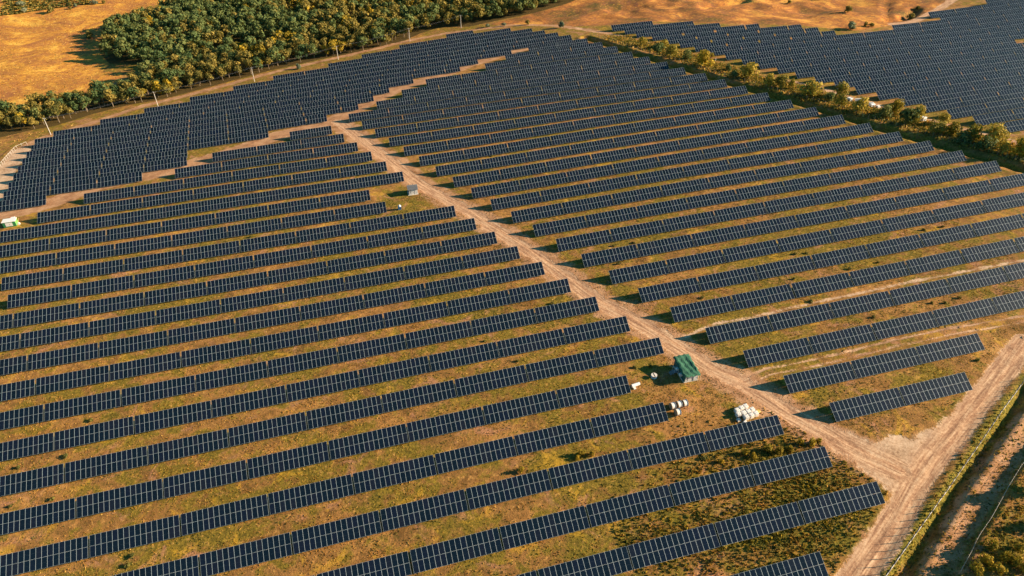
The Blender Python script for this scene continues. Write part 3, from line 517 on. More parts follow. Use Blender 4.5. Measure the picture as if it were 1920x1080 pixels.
m_lush_shade = np.maximum(m_lush_shade, roadm(PL_ditch_r, 2.6, 3)*.95)  # ditch growth, darkened so the ditch's shade sits in the ground colour
m_gold = np.clip((-12-sdF)/8, 0, 1)*((yf > 395+(xf+184)*.95) & (xf < 125))
m_gold = np.where((xf < -150) & (yf > 385), 1.0, m_gold)
sdH = near_sd(xf, yf, lambda a, b: poly_sd(a, b, PG_hill), PG_hill, 80, -99.)
m_hill = np.clip(.5+(sdH+3)/8, 0, 1); m_hill = np.maximum(m_hill, ((yf > 470-(xf-180)*.2) & (xf > 150)).astype(float))
m_verge = roadm(PL_hedge_line, 7.5, 6)
atts = {n_: ('POINT', 'FLOAT', v) for n_, v in (('m_sand', m_sand), ('m_red', m_red), ('m_lush_shade', m_lush_shade), ('m_gold', m_gold), ('m_hill', m_hill), ('m_forest', m_forest), ('m_verge', m_verge))}
atts['road'] = ('POINT', 'FLOAT_VECTOR', road)
V = np.stack([xf, yf, ZZ], 1)
ny, nx = sh
I = (np.arange(ny-1)[:, None]*nx+np.arange(nx-1)[None, :]).ravel()
F = np.stack([I, I+1, I+nx+1, I+nx], 1)
def facemax(a): return a[F].mean(1)
fm = facemax(np.maximum(tm, delta)); fe = facemax(te); ft = facemax(tt); fp = facemax(np.maximum(ra/.70, rbm/.78)); ff = facemax(rf/.75)
part = np.zeros(len(F), int)
part[ff > .5] = 5; part[fp > .5] = 4; part[ft > .5] = 3; part[fm > .5] = 1; part[fe > .5] = 2
for k, nm in enumerate(('ground', 'dirt_track', 'perimeter_road', 'far_track', 'wheel_path', 'hedge_track')):
    Fk = F[part == k]
    used, inv = np.unique(Fk, return_inverse=True)
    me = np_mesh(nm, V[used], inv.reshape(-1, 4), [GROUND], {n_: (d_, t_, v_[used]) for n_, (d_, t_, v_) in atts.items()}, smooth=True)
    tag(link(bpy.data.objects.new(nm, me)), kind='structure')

# ------------------------------------------------------------------ solar racks
HL = 0.6
PT = {0: (1.134, 2.278, 1.154, .026), 1: (1.31, 2.384, 1.330, .026), 2: (1.40, 2.40, 1.422, .026)}  # w, h, pitch, gap
ct, st_ = math.cos(TAU), math.sin(TAU)
def panel_faces(w, h, fr=.018, fs=.028):
    """one framed module lying in its own xy plane: glass halves, rim, thin sides"""
    v = []; f = []; mi = []
    def q(x0, x1, y0, y1, z, m_):
        b = len(v); v.extend([(x0,y0,z),(x1,y0,z),(x1,y1,z),(x0,y1,z)]); f.append((b,b+1,b+2,b+3)); mi.append(m_)
    c = h/2; e = .006
    q(fs, w-fs, fr, c-e, 0, 0); q(fs, w-fs, c+e, h-fr, 0, 0); q(fs, w-fs, c-e, c+e, .0005, 2)
    q(0, w, 0, fr, .004, 1); q(0, w, h-fr, h, .004, 1); q(0, fs, fr, h-fr, .004, 1); q(w-fs, w, fr, h-fr, .004, 1)
    b = len(v); v.extend([(0,0,.004),(w,0,.004),(w,h,.004),(0,h,.004),(0,0,-.035),(w,0,-.035),(w,h,-.035),(0,h,-.035)])
    for s in ((0,4,5,1),(1,5,6,2),(2,6,7,3),(3,7,4,0)): f.append(tuple(b+k for k in s)); mi.append(1)
    f.append((b+4,b+7,b+6,b+5)); mi.append(3)
    return np.array(v), np.array(f), np.array(mi)
HALF = simple('module seam', (.05,.07,.09), .4, 0, .1, 2)
PMATS = [GLASS, ALU, HALF, BACK]
PANEL = {}
for ty, (w, h, pi_, gp) in PT.items():
    v, f, mi = panel_faces(w, h); PANEL[ty] = (v, f, mi)
PANEL_ME = {}
for ty in (0, 1):
    v, f, mi = PANEL[ty]
    PANEL_ME[ty] = np_mesh('solar_panel', v, f, PMATS, {'tint': ('FACE', 'FLOAT', np.zeros(len(f)))}, mi)
def frame_mb(ty, ncol):
    w, h, pi_, gp = PT[ty]; L = ncol*pi_; W = 2*h+gp; mb = MB()
    T = Matrix(((1,0,0,0),(0,ct,-st_,0),(0,st_,ct,0),(0,0,0,1)))
    for yy in (.45, 1.75, 2.85, 4.15): mb.box(.05, L-.07, yy-.03, yy+.03, -.105, -.037, T)
    n = max(2, round(L/4.2)); 
    for k in range(n):
        x = .9+(L-1.8)*k/(n-1)
        mb.box(x-.04, x+.04, .3, W-.3, -.20, -.107, T)
        for yy in (1.0, 3.5):
            p = T @ Vector((x, yy, -.20)); mb.box(x-.055, x+.055, p.y-.035, p.y+.035, -HL-.9, p.z-.002)
        a = T @ Vector((x, 2.3, -.16)); mb.tube((x+.06, 1.0*ct, -HL+.25), tuple(a+Vector((.06,0,0))), .025, n=5)
    return mb
FRAME_ME = {}
def frame_me(ty, n):
    if (ty, n) not in FRAME_ME: FRAME_ME[(ty, n)] = frame_mb(ty, n).mesh('support_frame', STEEL)
    return FRAME_ME[(ty, n)]
ORD = 'first second third fourth fifth sixth seventh eighth ninth tenth eleventh twelfth thirteenth fourteenth fifteenth sixteenth seventeenth eighteenth nineteenth twentieth twenty-first twenty-second twenty-third twenty-fourth twenty-fifth twenty-sixth twenty-seventh twenty-eighth twenty-ninth thirtieth'.split()
allt = []
for B, rw, y, ty, L_ in ROWS:
    if B == 'R' and rw >= 28: y = y-{28: 5.0, 29: 3.4, 30: 1.8}[rw]
    for j, (xl, n) in enumerate(L_):
        w, h, pi_, gp = PT[ty]; L = n*pi_
        za = float(base_h(xl, y+2))+HL; zb = float(base_h(xl+L, y+2))+HL
        d = Vector((xl+L/2, y+2, (za+zb)/2))-Vector(CAM_POS)
        s_ = (h*n)/(d.length**2)*max(.2, 1)
        allt.append(dict(B=B, r=rw, j=j, y=y, ty=ty, x=xl, n=n, za=za, ang=-math.atan2(zb-za, L), dist=d.length, area=s_))
near = sorted([t for t in allt if t['B'] in 'LR'], key=lambda t: t['dist'])
def in_frame(t):
    w = PT[t['ty']][2]*t['n']; best = 0; ok = 0
    for fx in (0, .25, .5, .75, 1):
        p = Vector((t['x']+w*fx, t['y']+2, t['za']+1))-Vector(CAM_POS); z = p.dot(cd)
        u_ = CAM_F*p.dot(cr)/z; v_ = CAM_F*p.dot(cu)/z
        ok += (abs(u_) < 962 and abs(v_) < 546)
    return ok
near = [t for t in near if in_frame(t) > 0][:300]
near_id = {id(t) for t in near}
def rack_label(t):
    if t['B'] == 'L':
        return 'dark solar table, %s from the dirt track, %s row up, left field' % (ORD[t['j']], ORD[t['r']-1])
    return 'dark solar table, %s from the dirt track, %s row up, right field' % (ORD[t['j']], ORD[t['r']-4])
for t in near:
    ty, n = t['ty'], t['n']; w, h, pi_, gp = PT[ty]
    e = bpy.data.objects.new('solar_table', None); e.empty_display_size = .5
    e.location = (t['x'], t['y'], t['za']); e.rotation_euler = (0, t['ang'], 0); C.objects.link(e)
    tag(e, rack_label(t), 'solar table', 'solar tables in the rows %s of the dirt track' % ('left' if t['B'] == 'L' else 'right'))
    fr = bpy.data.objects.new('support_frame', frame_me(ty, n)); C.objects.link(fr); fr.parent = e
    for i in range(n):
        for k in (0, 1):
            o = bpy.data.objects.new('solar_panel', PANEL_ME[ty]); yy = k*(h+gp)
            o.location = (i*pi_, yy*ct, yy*st_); o.rotation_euler = (TAU, 0, 0)
            C.objects.link(o); o.parent = e
# the remaining tables, smaller in the photo, as one object
VV, FF, MM, TT = [], [], [], []; off = 0
fV, fF = [], []; foff = 0
for t in allt:
    if id(t) in near_id: continue
    ty, n = t['ty'], t['n']; w, h, pi_, gp = PT[ty]; v, f, mi = PANEL[ty]
    ca, sa = math.cos(t['ang']), math.sin(t['ang'])
    def place(a):
        x, yy, z = a[:,0], a[:,1], a[:,2]
        return np.stack([t['x']+x*ca+z*sa, t['y']+yy, t['za']-x*sa+z*ca], 1)
    jit = rng.normal(0, .004, 3)
    for i in range(n):
        for k in (0, 1):
            yy = k*(h+gp)+v[:,1]; z = v[:,2]
            a = np.stack([i*pi_+v[:,0], yy*ct-z*st_, yy*st_+z*ct], 1)
            VV.append(place(a)); FF.append(f+off); MM.append(mi); TT.append(np.full(len(f), rng.random())); off += len(v)
    fm_ = frame_me(ty, n); a = np.array([vv.co for vv in fm_.vertices]); fV.append(place(a))
    for p in fm_.polygons:
        q = list(p.vertices)
        if len(q) == 4: fF.append([c_+foff for c_ in q])
    foff += len(a)
nv = off
V = np.concatenate(VV+fV); F = np.concatenate(FF+[np.array(fF)+nv]); MI = np.concatenate(MM+[np.full(len(fF), 4)])
me = np_mesh('distant_solar_tables', V, F, PMATS+[STEEL], {'tint': ('FACE', 'FLOAT', np.concatenate(TT+[np.zeros(len(fF))]))}, MI)
tag(link(bpy.data.objects.new('distant_solar_tables', me)), 'remaining smaller solar tables packed in the far fields near the woods and hedge', 'solar tables', kind='stuff')

# ------------------------------------------------------------------ trees
def leaf_cloud(r, centres, radii, n, size, squash=.8, shell=.62):
    """n leaf sprays scattered through overlapping lobes -> verts, quads, tint"""
    centres = np.array(centres, float); radii = np.array(radii, float)
    pr = radii**2; pr = pr/pr.sum(); k = r.choice(len(radii), n, p=pr)
    d = r.normal(size=(n, 3)); d /= np.linalg.norm(d, axis=1)[:, None]
    rad = radii[k]*(shell+(1.05-shell)*r.random(n)**.7)
    c = centres[k]+d*rad[:, None]*np.array([1, 1, squash])
    nrm = d*1.3+r.normal(size=(n, 3))*.5+np.array([0, 0, .2]); nrm /= np.linalg.norm(nrm, axis=1)[:, None]
    a = np.cross(nrm, r.normal(size=(n, 3))); a /= np.linalg.norm(a, axis=1)[:, None]; b = np.cross(nrm, a)
    s = size*(.6+.8*r.random(n))[:, None]; asp = (.55+.5*r.random(n))[:, None]
    V = np.stack([c-a*s-b*s*asp*.5, c+a*s*.3-b*s*asp, c+a*s+b*s*asp*.4, c-a*s*.2+b*s*asp], 1).reshape(-1, 3)
    F = np.arange(4*n).reshape(n, 4)
    lt = r.random(len(radii)); tint = np.clip(.55*r.random(n)+.45*lt[k], 0, 1)
    return V, F, tint
def tree_parts(r, hgt, wid_, n, lobes=9, trunk_f=.30, size=.42, squash=.8):
    cs, rs = [], []
    for k in range(lobes):
        a = r.random()*6.28; q = r.random()**.6; z = trunk_f*hgt+(hgt*(1-trunk_f))*(.12+.66*r.random())
        rr = wid_*.5*q*(.72 if z < hgt*.75 else .4)
        cs.append((rr*math.cos(a), rr*math.sin(a), z)); rs.append(wid_*(.17+.13*r.random()))
    cs.append((0, 0, hgt*.80)); rs.append(wid_*.22)
    cs.append((0, 0, hgt*.52)); rs.append(wid_*.27)
    V, F, T = leaf_cloud(r, cs, rs, n, size, squash)
    V[:, 2] = np.maximum(V[:, 2], .15)
    tb = MB(); bend = (r.random()-.5)*.4
    tb.tube((0, 0, -.4), (bend*.4, 0, hgt*.34), hgt*.022+.03, hgt*.016+.02, 7)
    tb.tube((bend*.4, 0, hgt*.33), (bend, .1, hgt*.72), hgt*.016+.02, .03, 6)
    for c_ in cs[:5]: tb.tube((bend*.5, 0, hgt*(.3+.1*r.random())), tuple(.85*np.array(c_)), hgt*.009+.02, .02, 5)
    return (V, F, T), tb
TREE_LIB = {}
def tree_lib(key, seed, hgt, wid_, n, leaf, **kw):
    r = np.random.default_rng(seed); (V, F, T), tb = tree_parts(r, hgt, wid_, n, **kw)
    cm = np_mesh('crown', V, F, [leaf], {'tint': ('FACE', 'FLOAT', T)})
    TREE_LIB[key] = (cm, tb.mesh('trunk', BARK), (V, F, T)); return key
def tree(name, key, x, y, sx=1, sz=1, rz=0.0, label=None, cat='tree', group=None, dz=0.0):
    e = empty(name, (x, y, float(ground_h(x, y))-.05+dz), rz); e.scale = (sx, sx, sz)
    tag(e, label, cat, group)
    link(bpy.data.objects.new('crown', TREE_LIB[key][0]), e); link(bpy.data.objects.new('trunk', TREE_LIB[key][1]), e)
    return e
FOR = {'g': [], 'o': [], 'y': []}
for s in range(5): FOR['g'].append(tree_lib('fg%d' % s, 100+s, 8.2, 6.0, 430, LEAF_GREEN, size=.34))
for s in range(5): FOR['o'].append(tree_lib('fo%d' % s, 120+s, 7.6, 5.4, 430, LEAF_OLIVE, size=.32))
for s in range(3): FOR['y'].append(tree_lib('fy%d' % s, 140+s, 7.2, 4.8, 380, LEAF_GOLD, size=.31))
# scatter the wood
bx0, bx1 = min(p[0] for p in PG_forest)-40, max(p[0] for p in PG_forest)+90
by0, by1 = min(p[1] for p in PG_forest), 760
PGF = list(PG_forest)
cand = []; sp = 5.5
gxx, gyy = np.meshgrid(np.arange(bx0, bx1, sp), np.arange(by0, by1, sp)); gxx = gxx.ravel()+rng.uniform(-1.7, 1.7, gxx.size); gyy = gyy.ravel()+rng.uniform(-1.7, 1.7, gyy.size)
sd = poly_sd(gxx, gyy, PGF)
glade = [(-62, 489, 22, 10), (-128, 440, 9, 6), (-20, 505, 7, 5)]+[(q[0], q[1], 5.5, 5.5) for q in BUSH[:2]]
keep = sd > 1.5+1.5*(vnoise(gxx/9, gyy/9, 3)-.5)
for (a, b, c, d) in glade: keep &= ((gxx-a)/c)**2+((gyy-b)/d)**2 > 1
cand = [(x, y, s) for x, y, s in zip(gxx[keep], gyy[keep], sd[keep])]
def species(x, y, s):
    for (px, py) in YPATCH:
        if math.hypot(x-px, y-py) < 7+6*random.random() and random.random() < .75: return 'y'
    gd = min(math.hypot(x-px, y-py) for px, py in GREENP)+14*(float(vnoise(np.array(x/14.), np.array(y/14.), 8))-.5)*2
    if random.random() < .03: return 'y'
    return 'g' if random.random() < (.82 if gd < 26 else .5 if gd < 42 else .32) else 'o'
cand = [(x, y, s, species(x, y, s)) for x, y, s in cand]
cand.sort(key=lambda c: math.hypot(c[0], c[1]))
def vis(x, y, z):
    p = Vector((x, y, z))-Vector(CAM_POS); zz = p.dot(cd)
    return abs(CAM_F*p.dot(cr)/zz) < 965 and abs(CAM_F*p.dot(cu)/zz) < 545
FL = {'g': 'dark green broadleaf tree at the near edge of the wood', 'o': 'olive green tree in the front of the wood behind the panels', 'y': 'bright yellow autumn tree among the green trees of the wood'}
cnt = 0; rest = []
for x, y, s, k in cand:
    z = float(base_h(x, y))
    if cnt < 296 and vis(x, y, z+4):
        cnt += 1
        key = random.choice(FOR[k]); q = .85+.75*random.random()**1.5
        tree('forest_tree', key, x, y, q*1.08, q, random.random()*6.28, FL[k], 'tree', 'trees of the wood behind the solar rows')
    else: rest.append((x, y, z, k))
VV, FF, TT, MM = [], [], [], []; off = 0
for x, y, z, k in rest:
    key = random.choice(FOR[k]); V, F, T = TREE_LIB[key][2]
    sel = rng.permutation(len(F))[:190]
    V4 = V.reshape(-1, 4, 3)[sel]; q = .85+.8*random.random()**1.5; a = random.random()*6.28; ca, sa = math.cos(a), math.sin(a)
    X = V4[..., 0]*ca-V4[..., 1]*sa; Y = V4[..., 0]*sa+V4[..., 1]*ca
    cen = V4.mean(1, keepdims=True)
    P = np.stack([X, Y, V4[..., 2]], -1); cn = P.mean(1, keepdims=True); P = cn+(P-cn)*1.45
    P = P*q+np.array([x, y, z])
    VV.append(P.reshape(-1, 3)); FF.append(np.arange(4*len(sel)).reshape(-1, 4)+off); off += 4*len(sel)
    TT.append(np.clip(T[sel]*.8+.2*random.random(), 0, 1)); MM.append(np.full(len(sel), {'g': 0, 'o': 1, 'y': 2}[k]))
me = np_mesh('distant_wood', np.concatenate(VV), np.concatenate(FF), [LEAF_GREEN, LEAF_OLIVE, LEAF_GOLD], {'tint': ('FACE', 'FLOAT', np.concatenate(TT))}, np.concatenate(MM))
tag(link(bpy.data.objects.new('distant_wood', me)), 'mixed green and yellow wood filling the far left background', 'wood', kind='stuff')

# hedgerow between the two fields
HK = []
for s in range(4): HK.append(tree_lib('hg%d' % s, 200+s, 6.0, 7.0, 750, LEAF_HEDGE, size=.33, lobes=12, trunk_f=.12))
HKD = [tree_lib('hd%d' % s, 220+s, 5.0, 7.0, 650, LEAF_GREEN, size=.33, lobes=11, trunk_f=.05) for s in range(3)]
HKY = [tree_lib('hy%d' % s, 240+s, 6.0, 6.6, 700, LEAF_GOLD, size=.32, lobes=11, trunk_f=.12) for s in range(2)]
KW = {0: 'dark green', 1: 'olive green', 2: 'yellow tinged olive', 3: 'added low shade-dark green'}  # last kind: dark trees added for the shaded parts of neighbouring crowns
for i, (x, y, w, h, k) in enumerate(sorted(HEDGE, key=lambda t: -t[1])):
    key = {0: HKD, 1: HK, 2: HK, 3: HKD}[k][i % (3 if k in (0, 3) else 4)]
    if k == 2 and i % 3 == 0: key = HKY[i % 2]
    hh = TREE_LIB[key]; bw, bh = (7.0, 5.0) if key in HKD else ((6.6, 6.0) if key in HKY else (7.0, 6.0))
    tree('hedgerow_tree', key, x, y, w/bw*.92, max(h, 2.0)/bh*1.12, i*1.7, '%s hedgerow tree, %s from the far end, between two panel fields' % (KW[k], ORD[i] if i < 30 else 'last but one' if i == len(HEDGE)-2 else 'last'), 'tree', 'trees of the hedgerow')
# silver and dark shrubs on the open grassland
BK = [tree_lib('bs%d' % s, 260+s, 3.0, 4.6, 320, LEAF_SILVER, size=.32, lobes=8, trunk_f=.02) for s in range(2)]+[tree_lib('bo%d' % s, 270+s, 3.0, 4.4, 320, LEAF_OLIVE, size=.32, lobes=8, trunk_f=.02) for s in range(2)]
BN = ['large silver willow bush at the left frame edge below the golden field', 'grey green bush at the very left edge beside the larger willow', 'small pale bush at the field edge above the tree belt', 'pale bush beside a power pole at the fence strip', 'round pale bush behind the top end of the middle panel field', 'small dark bush left of the round pale one at field top', 'low pale bush at the right tip of the wood', 'small low pale bush under the right tip of the wood', 'wide silver bush directly above the right panel field', 'dark green bush with long shadow on the orange hill', 'left one of two small bushes above the right panels', 'right one of two small bushes above the right panels', 'long dark bush beside the track at top right', 'pale bush beside the vine rows in the top left corner', 'small bush below the pale one in the top left corner', 'dark rounded bush with shadow on the golden field', 'pale bush right of the dark rounded one on golden field', 'low olive bush touching the pale one on golden field', 'grey bush at the top edge over the golden field', 'small olive bush at the top edge right of the grey one', 'lone olive tree bush at the left tip of the wood', 'small dark bush at the top edge of the orange hill', 'tiny bush left of the track at top right', 'green weed bush at the top edge of the right panels', 'small bush at the top edge above the orange hill']
for i, (x, y, w, h) in enumerate(BUSH):
    key = BK[i % 2] if i in (0, 1, 2, 3, 4, 6, 7, 8, 13, 14, 16, 18) else BK[2+i % 2]
    tree('field_bush', key, x, y, max(w, 1.5)/4.6, max(h, 1.2)/3.0, i*2.1, BN[i], 'bush', 'bushes on the open grassland')
# yellow flowering shrubs near the camera
YK = [tree_lib('ys%d' % s, 300+s, 1.7, 2.0, 420, LEAF_GOLD, size=.13, lobes=9, trunk_f=.02, squash=1.2) for s in range(3)]
WK = [tree_lib('wk%d' % s, 320+s, .8, 1.5, 220, LEAF_WEED, size=.13, lobes=7, trunk_f=.0) for s in range(3)]
for i, (x, y, w, h) in enumerate(YSHRUB):
    east = i in range(12, 20)
    tree('yellow_shrub', YK[i % 3], x, y, w/2.0*.95, max(h*.75, .7)/1.7, i*1.3, 'bright yellow shrub in the rough grass at the lower right corner' if east else 'bright yellow shrub growing beside the panels in the rows left of the track', 'shrub', 'yellow shrubs at the corner' if east else 'yellow shrubs between the rows')
for i, (x, y) in enumerate(WEED):
    tree('weed_clump', WK[i % 3], x, y, .75+.4*random.random(), .6+.4*random.random(), i*1.9, 'low dark green weed clump in the dry grass between solar rows', 'weed', 'weed clumps between the solar rows')
# a few trees standing just beyond the right edge, their shadows reach into view
for i, (x, y, s) in enumerate([(128.5, 61.5, .9), (124.0, 54.0, .8)]):
    tree('roadside_tree', HK[i % 4], x, y, .62*s, .85*s, i*1.1, 'olive roadside tree beyond the lower right edge, shading the grass', 'tree', 'trees by the lower right corner')

# ------------------------------------------------------------------ small growth
def tufts(name, label, xy, size, mats_, mi, tall=1.0, blades=3, kind_cat='grass'):
    n = len(xy); x, y = xy[:, 0], xy[:, 1]; z = ground_h(x, y)-.02
    Vl, Fl = [], []
    sz = size*(.5+rng.random(n)); tint = rng.random(n)
    for b in range(blades):
        a = rng.random(n)*6.28; dx, dy = np.cos(a)*sz*.5, np.sin(a)*sz*.5
        ox, oy = rng.normal(0, .3, n)*sz, rng.normal(0, .3, n)*sz; hh = sz*tall*(.5+.6*rng.random(n))
        lx, ly = rng.normal(0, .35, n)*sz, rng.normal(0, .35, n)*sz
        P = np.stack([np.stack([x+ox-dx, y+oy-dy, z], 1), np.stack([x+ox+dx, y+oy+dy, z], 1), np.stack([x+ox+dx*.5+lx, y+oy+dy*.5+ly, z+hh], 1), np.stack([x+ox-dx*.7+lx, y+oy-dy*.7+ly, z+hh*.85], 1)], 1)
        Vl.append(P.reshape(-1, 3)); Fl.append(np.arange(4*n).reshape(n, 4)+b*4*n)
    me = np_mesh(name, np.concatenate(Vl), np.concatenate(Fl), mats_, {'tint': ('FACE', 'FLOAT', np.tile(tint, blades))}, np.tile(mi, blades))
    tag(link(bpy.data.objects.new(name, me)), label, kind_cat, kind='stuff')
def in_view(x, y, pad=60):
    P = np.stack([x-CAM_POS[0], y-CAM_POS[1], base_h(x, y)-CAM_POS[2]], 1); zz = P@np.array(cd)
    u_ = CAM_F*(P@np.array(cr))/zz; v_ = CAM_F*(P@np.array(cu))/zz
    return (zz > 0) & (np.abs(u_) < 960+pad) & (np.abs(v_) < 540+pad)
def scatter(n, x0, x1, y0, y1): 
    x = rng.uniform(x0, x1, n); y = rng.uniform(y0, y1, n); k = in_view(x, y); return x[k], y[k]
def sandiness(x, y):
    s = np.full(x.shape, -9.)
    for pl, hw in ((PL_track_main, 2.6), (PL_track_edge, 3.6), (PL_path_b, 1.8), (PL_path_a, .8), (PL_strip_u, 4.0)):
        s = np.maximum(s, near_sd(x, y, lambda a, b: hw-seg_dist(a, b, pl)[0], pl, 12, -9.))
    return np.maximum(s, near_sd(x, y, lambda a, b: poly_sd(a, b, PG_delta), PG_delta, 12, -9.))
x, y = scatter(260000, -125, 190, 45, 235)
k = (sandiness(x, y) < -.4+.8*(rng.random(len(x))-.5)); x, y = x[k], y[k]
dens = vnoise(x/2.2, y/2.2, 41)*.6+vnoise(x/7, y/7, 43)*.5; k = rng.random(len(x)) < np.clip(dens*1.6-.3, .05, 1); x, y = x[k], y[k]
gr = (vnoise(x/9, y/9, 51)+.35*(rng.random(len(x))-.5)) > .60
tufts('grass', 'dry orange and olive grass growing between the solar rows', np.stack([x, y], 1), .16, [LEAF_DRY, LEAF_WEED], gr.astype(int), .9)
x, y = scatter(38000, 40, 140, 45, 100)
sdl = np.maximum(near_sd(x, y, lambda a, b: poly_sd(a, b, PG_lush), PG_lush, 20, -50.), near_sd(x, y, lambda a, b: poly_sd(a, b, PG_east_bush), PG_east_bush, 20, -50.)*1.0)
sdl = np.maximum(sdl, near_sd(x, y, lambda a, b: 1.8-seg_dist(a, b, PL_fence_near)[0], PL_fence_near, 12, -9.))
k = (sdl > 4+rng.normal(0, 5, len(x))) & (sandiness(x, y) < 0); x, y = x[k], y[k]
mi = np.where(rng.random(len(x)) < .55, 1, np.where(vnoise(x/4, y/4, 61) > .55, 2, 0))
tufts('tall_weeds', 'dense green and yellow weeds at the lower right end of the rows', np.stack([x, y], 1), .28, [LEAF_DRY, LEAF_WEED, LEAF_GOLD], mi, 1.1, kind_cat='weeds')
# tall reeds and dry stalks along the hedge bank
t_ = rng.random(16000); seg = np.array(PL_hedge_line); L_ = np.r_[0, np.cumsum(np.hypot(*np.diff(seg, axis=0).T))]; s_ = t_*L_[-1]
x = np.interp(s_, L_, seg[:, 0])+rng.normal(0, 3.2, len(s_)); y = np.interp(s_, L_, seg[:, 1])+rng.normal(0, 3.2, len(s_))
tufts('bank_reeds', 'rough dry reeds and weeds along the hedgerow bank', np.stack([x, y], 1), .55, [LEAF_DRY, LEAF_WEED], (rng.random(len(x)) < .62).astype(int), 1.2, kind_cat='reeds')
x, y = scatter(45000, -290, 420, 360, 700)
sdw = poly_sd(x, y, PGF); k = (sdw < -3) & ~((x > -140) & (y < 395+(x+184)*.42+0*x)); x, y = x[k], y[k]
k = np.ones(len(x), bool)
for B, rw, yy, ty, L2 in ROWS:
    xa = min(q[0] for q in L2)-2; xb = max(q[0] for q in L2)+20
    k &= ~((x > xa) & (x < xb) & (y > yy-6) & (y < yy+8))
x, y = x[k], y[k]
tufts('field_grass', 'dry tussocks on the golden field and the orange hill', np.stack([x, y], 1), .40, [LEAF_DRY, LEAF_WEED], (rng.random(len(x)) < .12).astype(int), .6)
# vine rows in the top left corner
vx = []
for k in range(9):
    for s in np.arange(0, 60, .9): vx.append((-262+s*1.0+k*1.2+random.uniform(-.2, .2), 668-k*5.0+s*.28+random.uniform(-.3, .3)))
vx = np.array(vx); tufts('vine_rows', 'narrow green vine rows in the top left corner', vx, 1.3, [LEAF_WEED, LEAF_OLIVE], (rng.random(len(vx)) < .5).astype(int), .9, 5, 'vines')

# ------------------------------------------------------------------ buildings and loose things
WHITE = simple('white paint', (.78,.77,.73), .5, 0, .08, 3)
CREAM = simple('pale concrete', (.66,.60,.52), .85, 0, .18, 3, .3)
GREYP = simple('grey roof sheet', (.20,.20,.20), .6, 0, .25, 2, .3)
GREEN = simple('green sheet', (.030,.22,.085), .45, 0, .15, 2)
GREEN_LIT = simple('sunlit green sheet', (.20,.50,.12), .5, 0, .15, 2)
NET = simple('green shade net', (.028,.135,.075), .85, 0, .45, 2.5, .6)
TEAL = simple('teal steel', (.02,.11,.10), .5, 0, .2, 2)
BLUE = simple('blue plastic', (.035,.13,.28), .4, 0, .2, 3)
GREY = simple('grey steel', (.30,.31,.33), .5, .2, .2, 3)
RED = simple('faded red plastic', (.45,.08,.08), .5, 0, .2, 3)
WOOD = simple('weathered wood', (.42,.30,.18), .85, 0, .35, 6, .3)
DARK = simple('dark opening', (.02,.02,.025), .6, 0, .1, 3)
BAGM = simple('white woven bag', (.80,.76,.70), .8, 0, .12, 5, .5)
YEL = simple('yellow film', (.62,.45,.12), .6, 0, .2, 3)
POLEM = simple('pale concrete pole', (.62,.56,.48), .8, 0, .15, 3)
gz = lambda x, y: float(ground_h(x, y))

# grey transformer hut
x, y = MISC['hut_grey']; t = tag(empty('transformer_hut', (x, y, gz(x, y))), 'small grey-roofed transformer hut with three white doors beside the track', 'hut')
b = MB(); b.box(-1.75, 1.75, 0, 2.75, 0, 2.25); b.build('wall', GREY, t)
b = MB(); b.box(-1.95, 1.95, -.2, 2.95, -.25, .12); b.build('plinth', CREAM, t)
b = MB()
for (xa, xb) in ((-1.98, 1.98),): 
    b.face([(-1.98, -.28, 2.27), (1.98, -.28, 2.27), (1.98, 3.0, 2.72), (-1.98, 3.0, 2.72)]); b.face([(-1.98, 3.0, 2.66), (1.98, 3.0, 2.66), (1.98, -.28, 2.21), (-1.98, -.28, 2.21)])
    b.face([(-1.98, -.28, 2.21), (1.98, -.28, 2.21), (1.98, -.28, 2.27), (-1.98, -.28, 2.27)]); b.face([(1.98, -.28, 2.21), (1.98, 3.0, 2.66), (1.98, 3.0, 2.72), (1.98, -.28, 2.27)]); b.face([(-1.98, 3.0, 2.66), (-1.98, -.28, 2.21), (-1.98, -.28, 2.27), (-1.98, 3.0, 2.72)])
    for k in range(12): b.box(-1.9+k*.33, -1.86+k*.33, -.2, 2.9, 2.3, 2.34, Matrix.Rotation(math.atan2(.45, 3.28), 4, 'X'))
rf = b.build('roof', GREYP, t)
for xa, xb in ((-1.5, -.98), (-.78, .42), (.62, 1.66)):
    b = MB(); b.box(xa, xb, -.05, -.003, .1, 2.05); d = b.build('door', WHITE, t)
    h = MB(); h.box(xb-.16, xb-.10, -.09, -.053, .95, 1.15); h.build('handle', DARK, d)
b = MB(); b.box(-1.2, .5, 3.1, 4.1, 0, 1.9, bev=.05); b.box(-1.0, .3, 3.3, 3.9, 1.92, 2.1); b.build('transformer', WHITE, t)
for k in (-1.0, -.35, .3):
    b = MB(); b.tube((k, 3.6, 2.1), (k, 3.6, 2.75), .07, .05, 7); b.tube((k, 3.6, 2.3), (k, 3.6, 2.36), .14, n=8); b.tube((k, 3.6, 2.5), (k, 3.6, 2.56), .12, n=8); b.build('insulator', BARK, t)

# blue water tank
x, y = MISC['tank_blue']; t = tag(empty('water_tank', (x, y, gz(x, y))), 'blue plastic tank with a white domed lid near the grey hut', 'tank')
b = MB(); b.box(-.62, .62, 0, 1.2, .12, 1.35, bev=.08); b.build('body', BLUE, t)
b = MB()
for k in range(7): b.tube((0, .6, 1.36+.09*k), (0, .6, 1.45+.09*k), .60*math.cos(k/7*1.45), .60*math.cos((k+1)/7*1.45), 16, cap=(k == 6))
b.build('lid', WHITE, t)
b = MB(); b.box(-.66, .66, -.04, 1.24, 0, .118); b.build('pallet', WOOD, t)

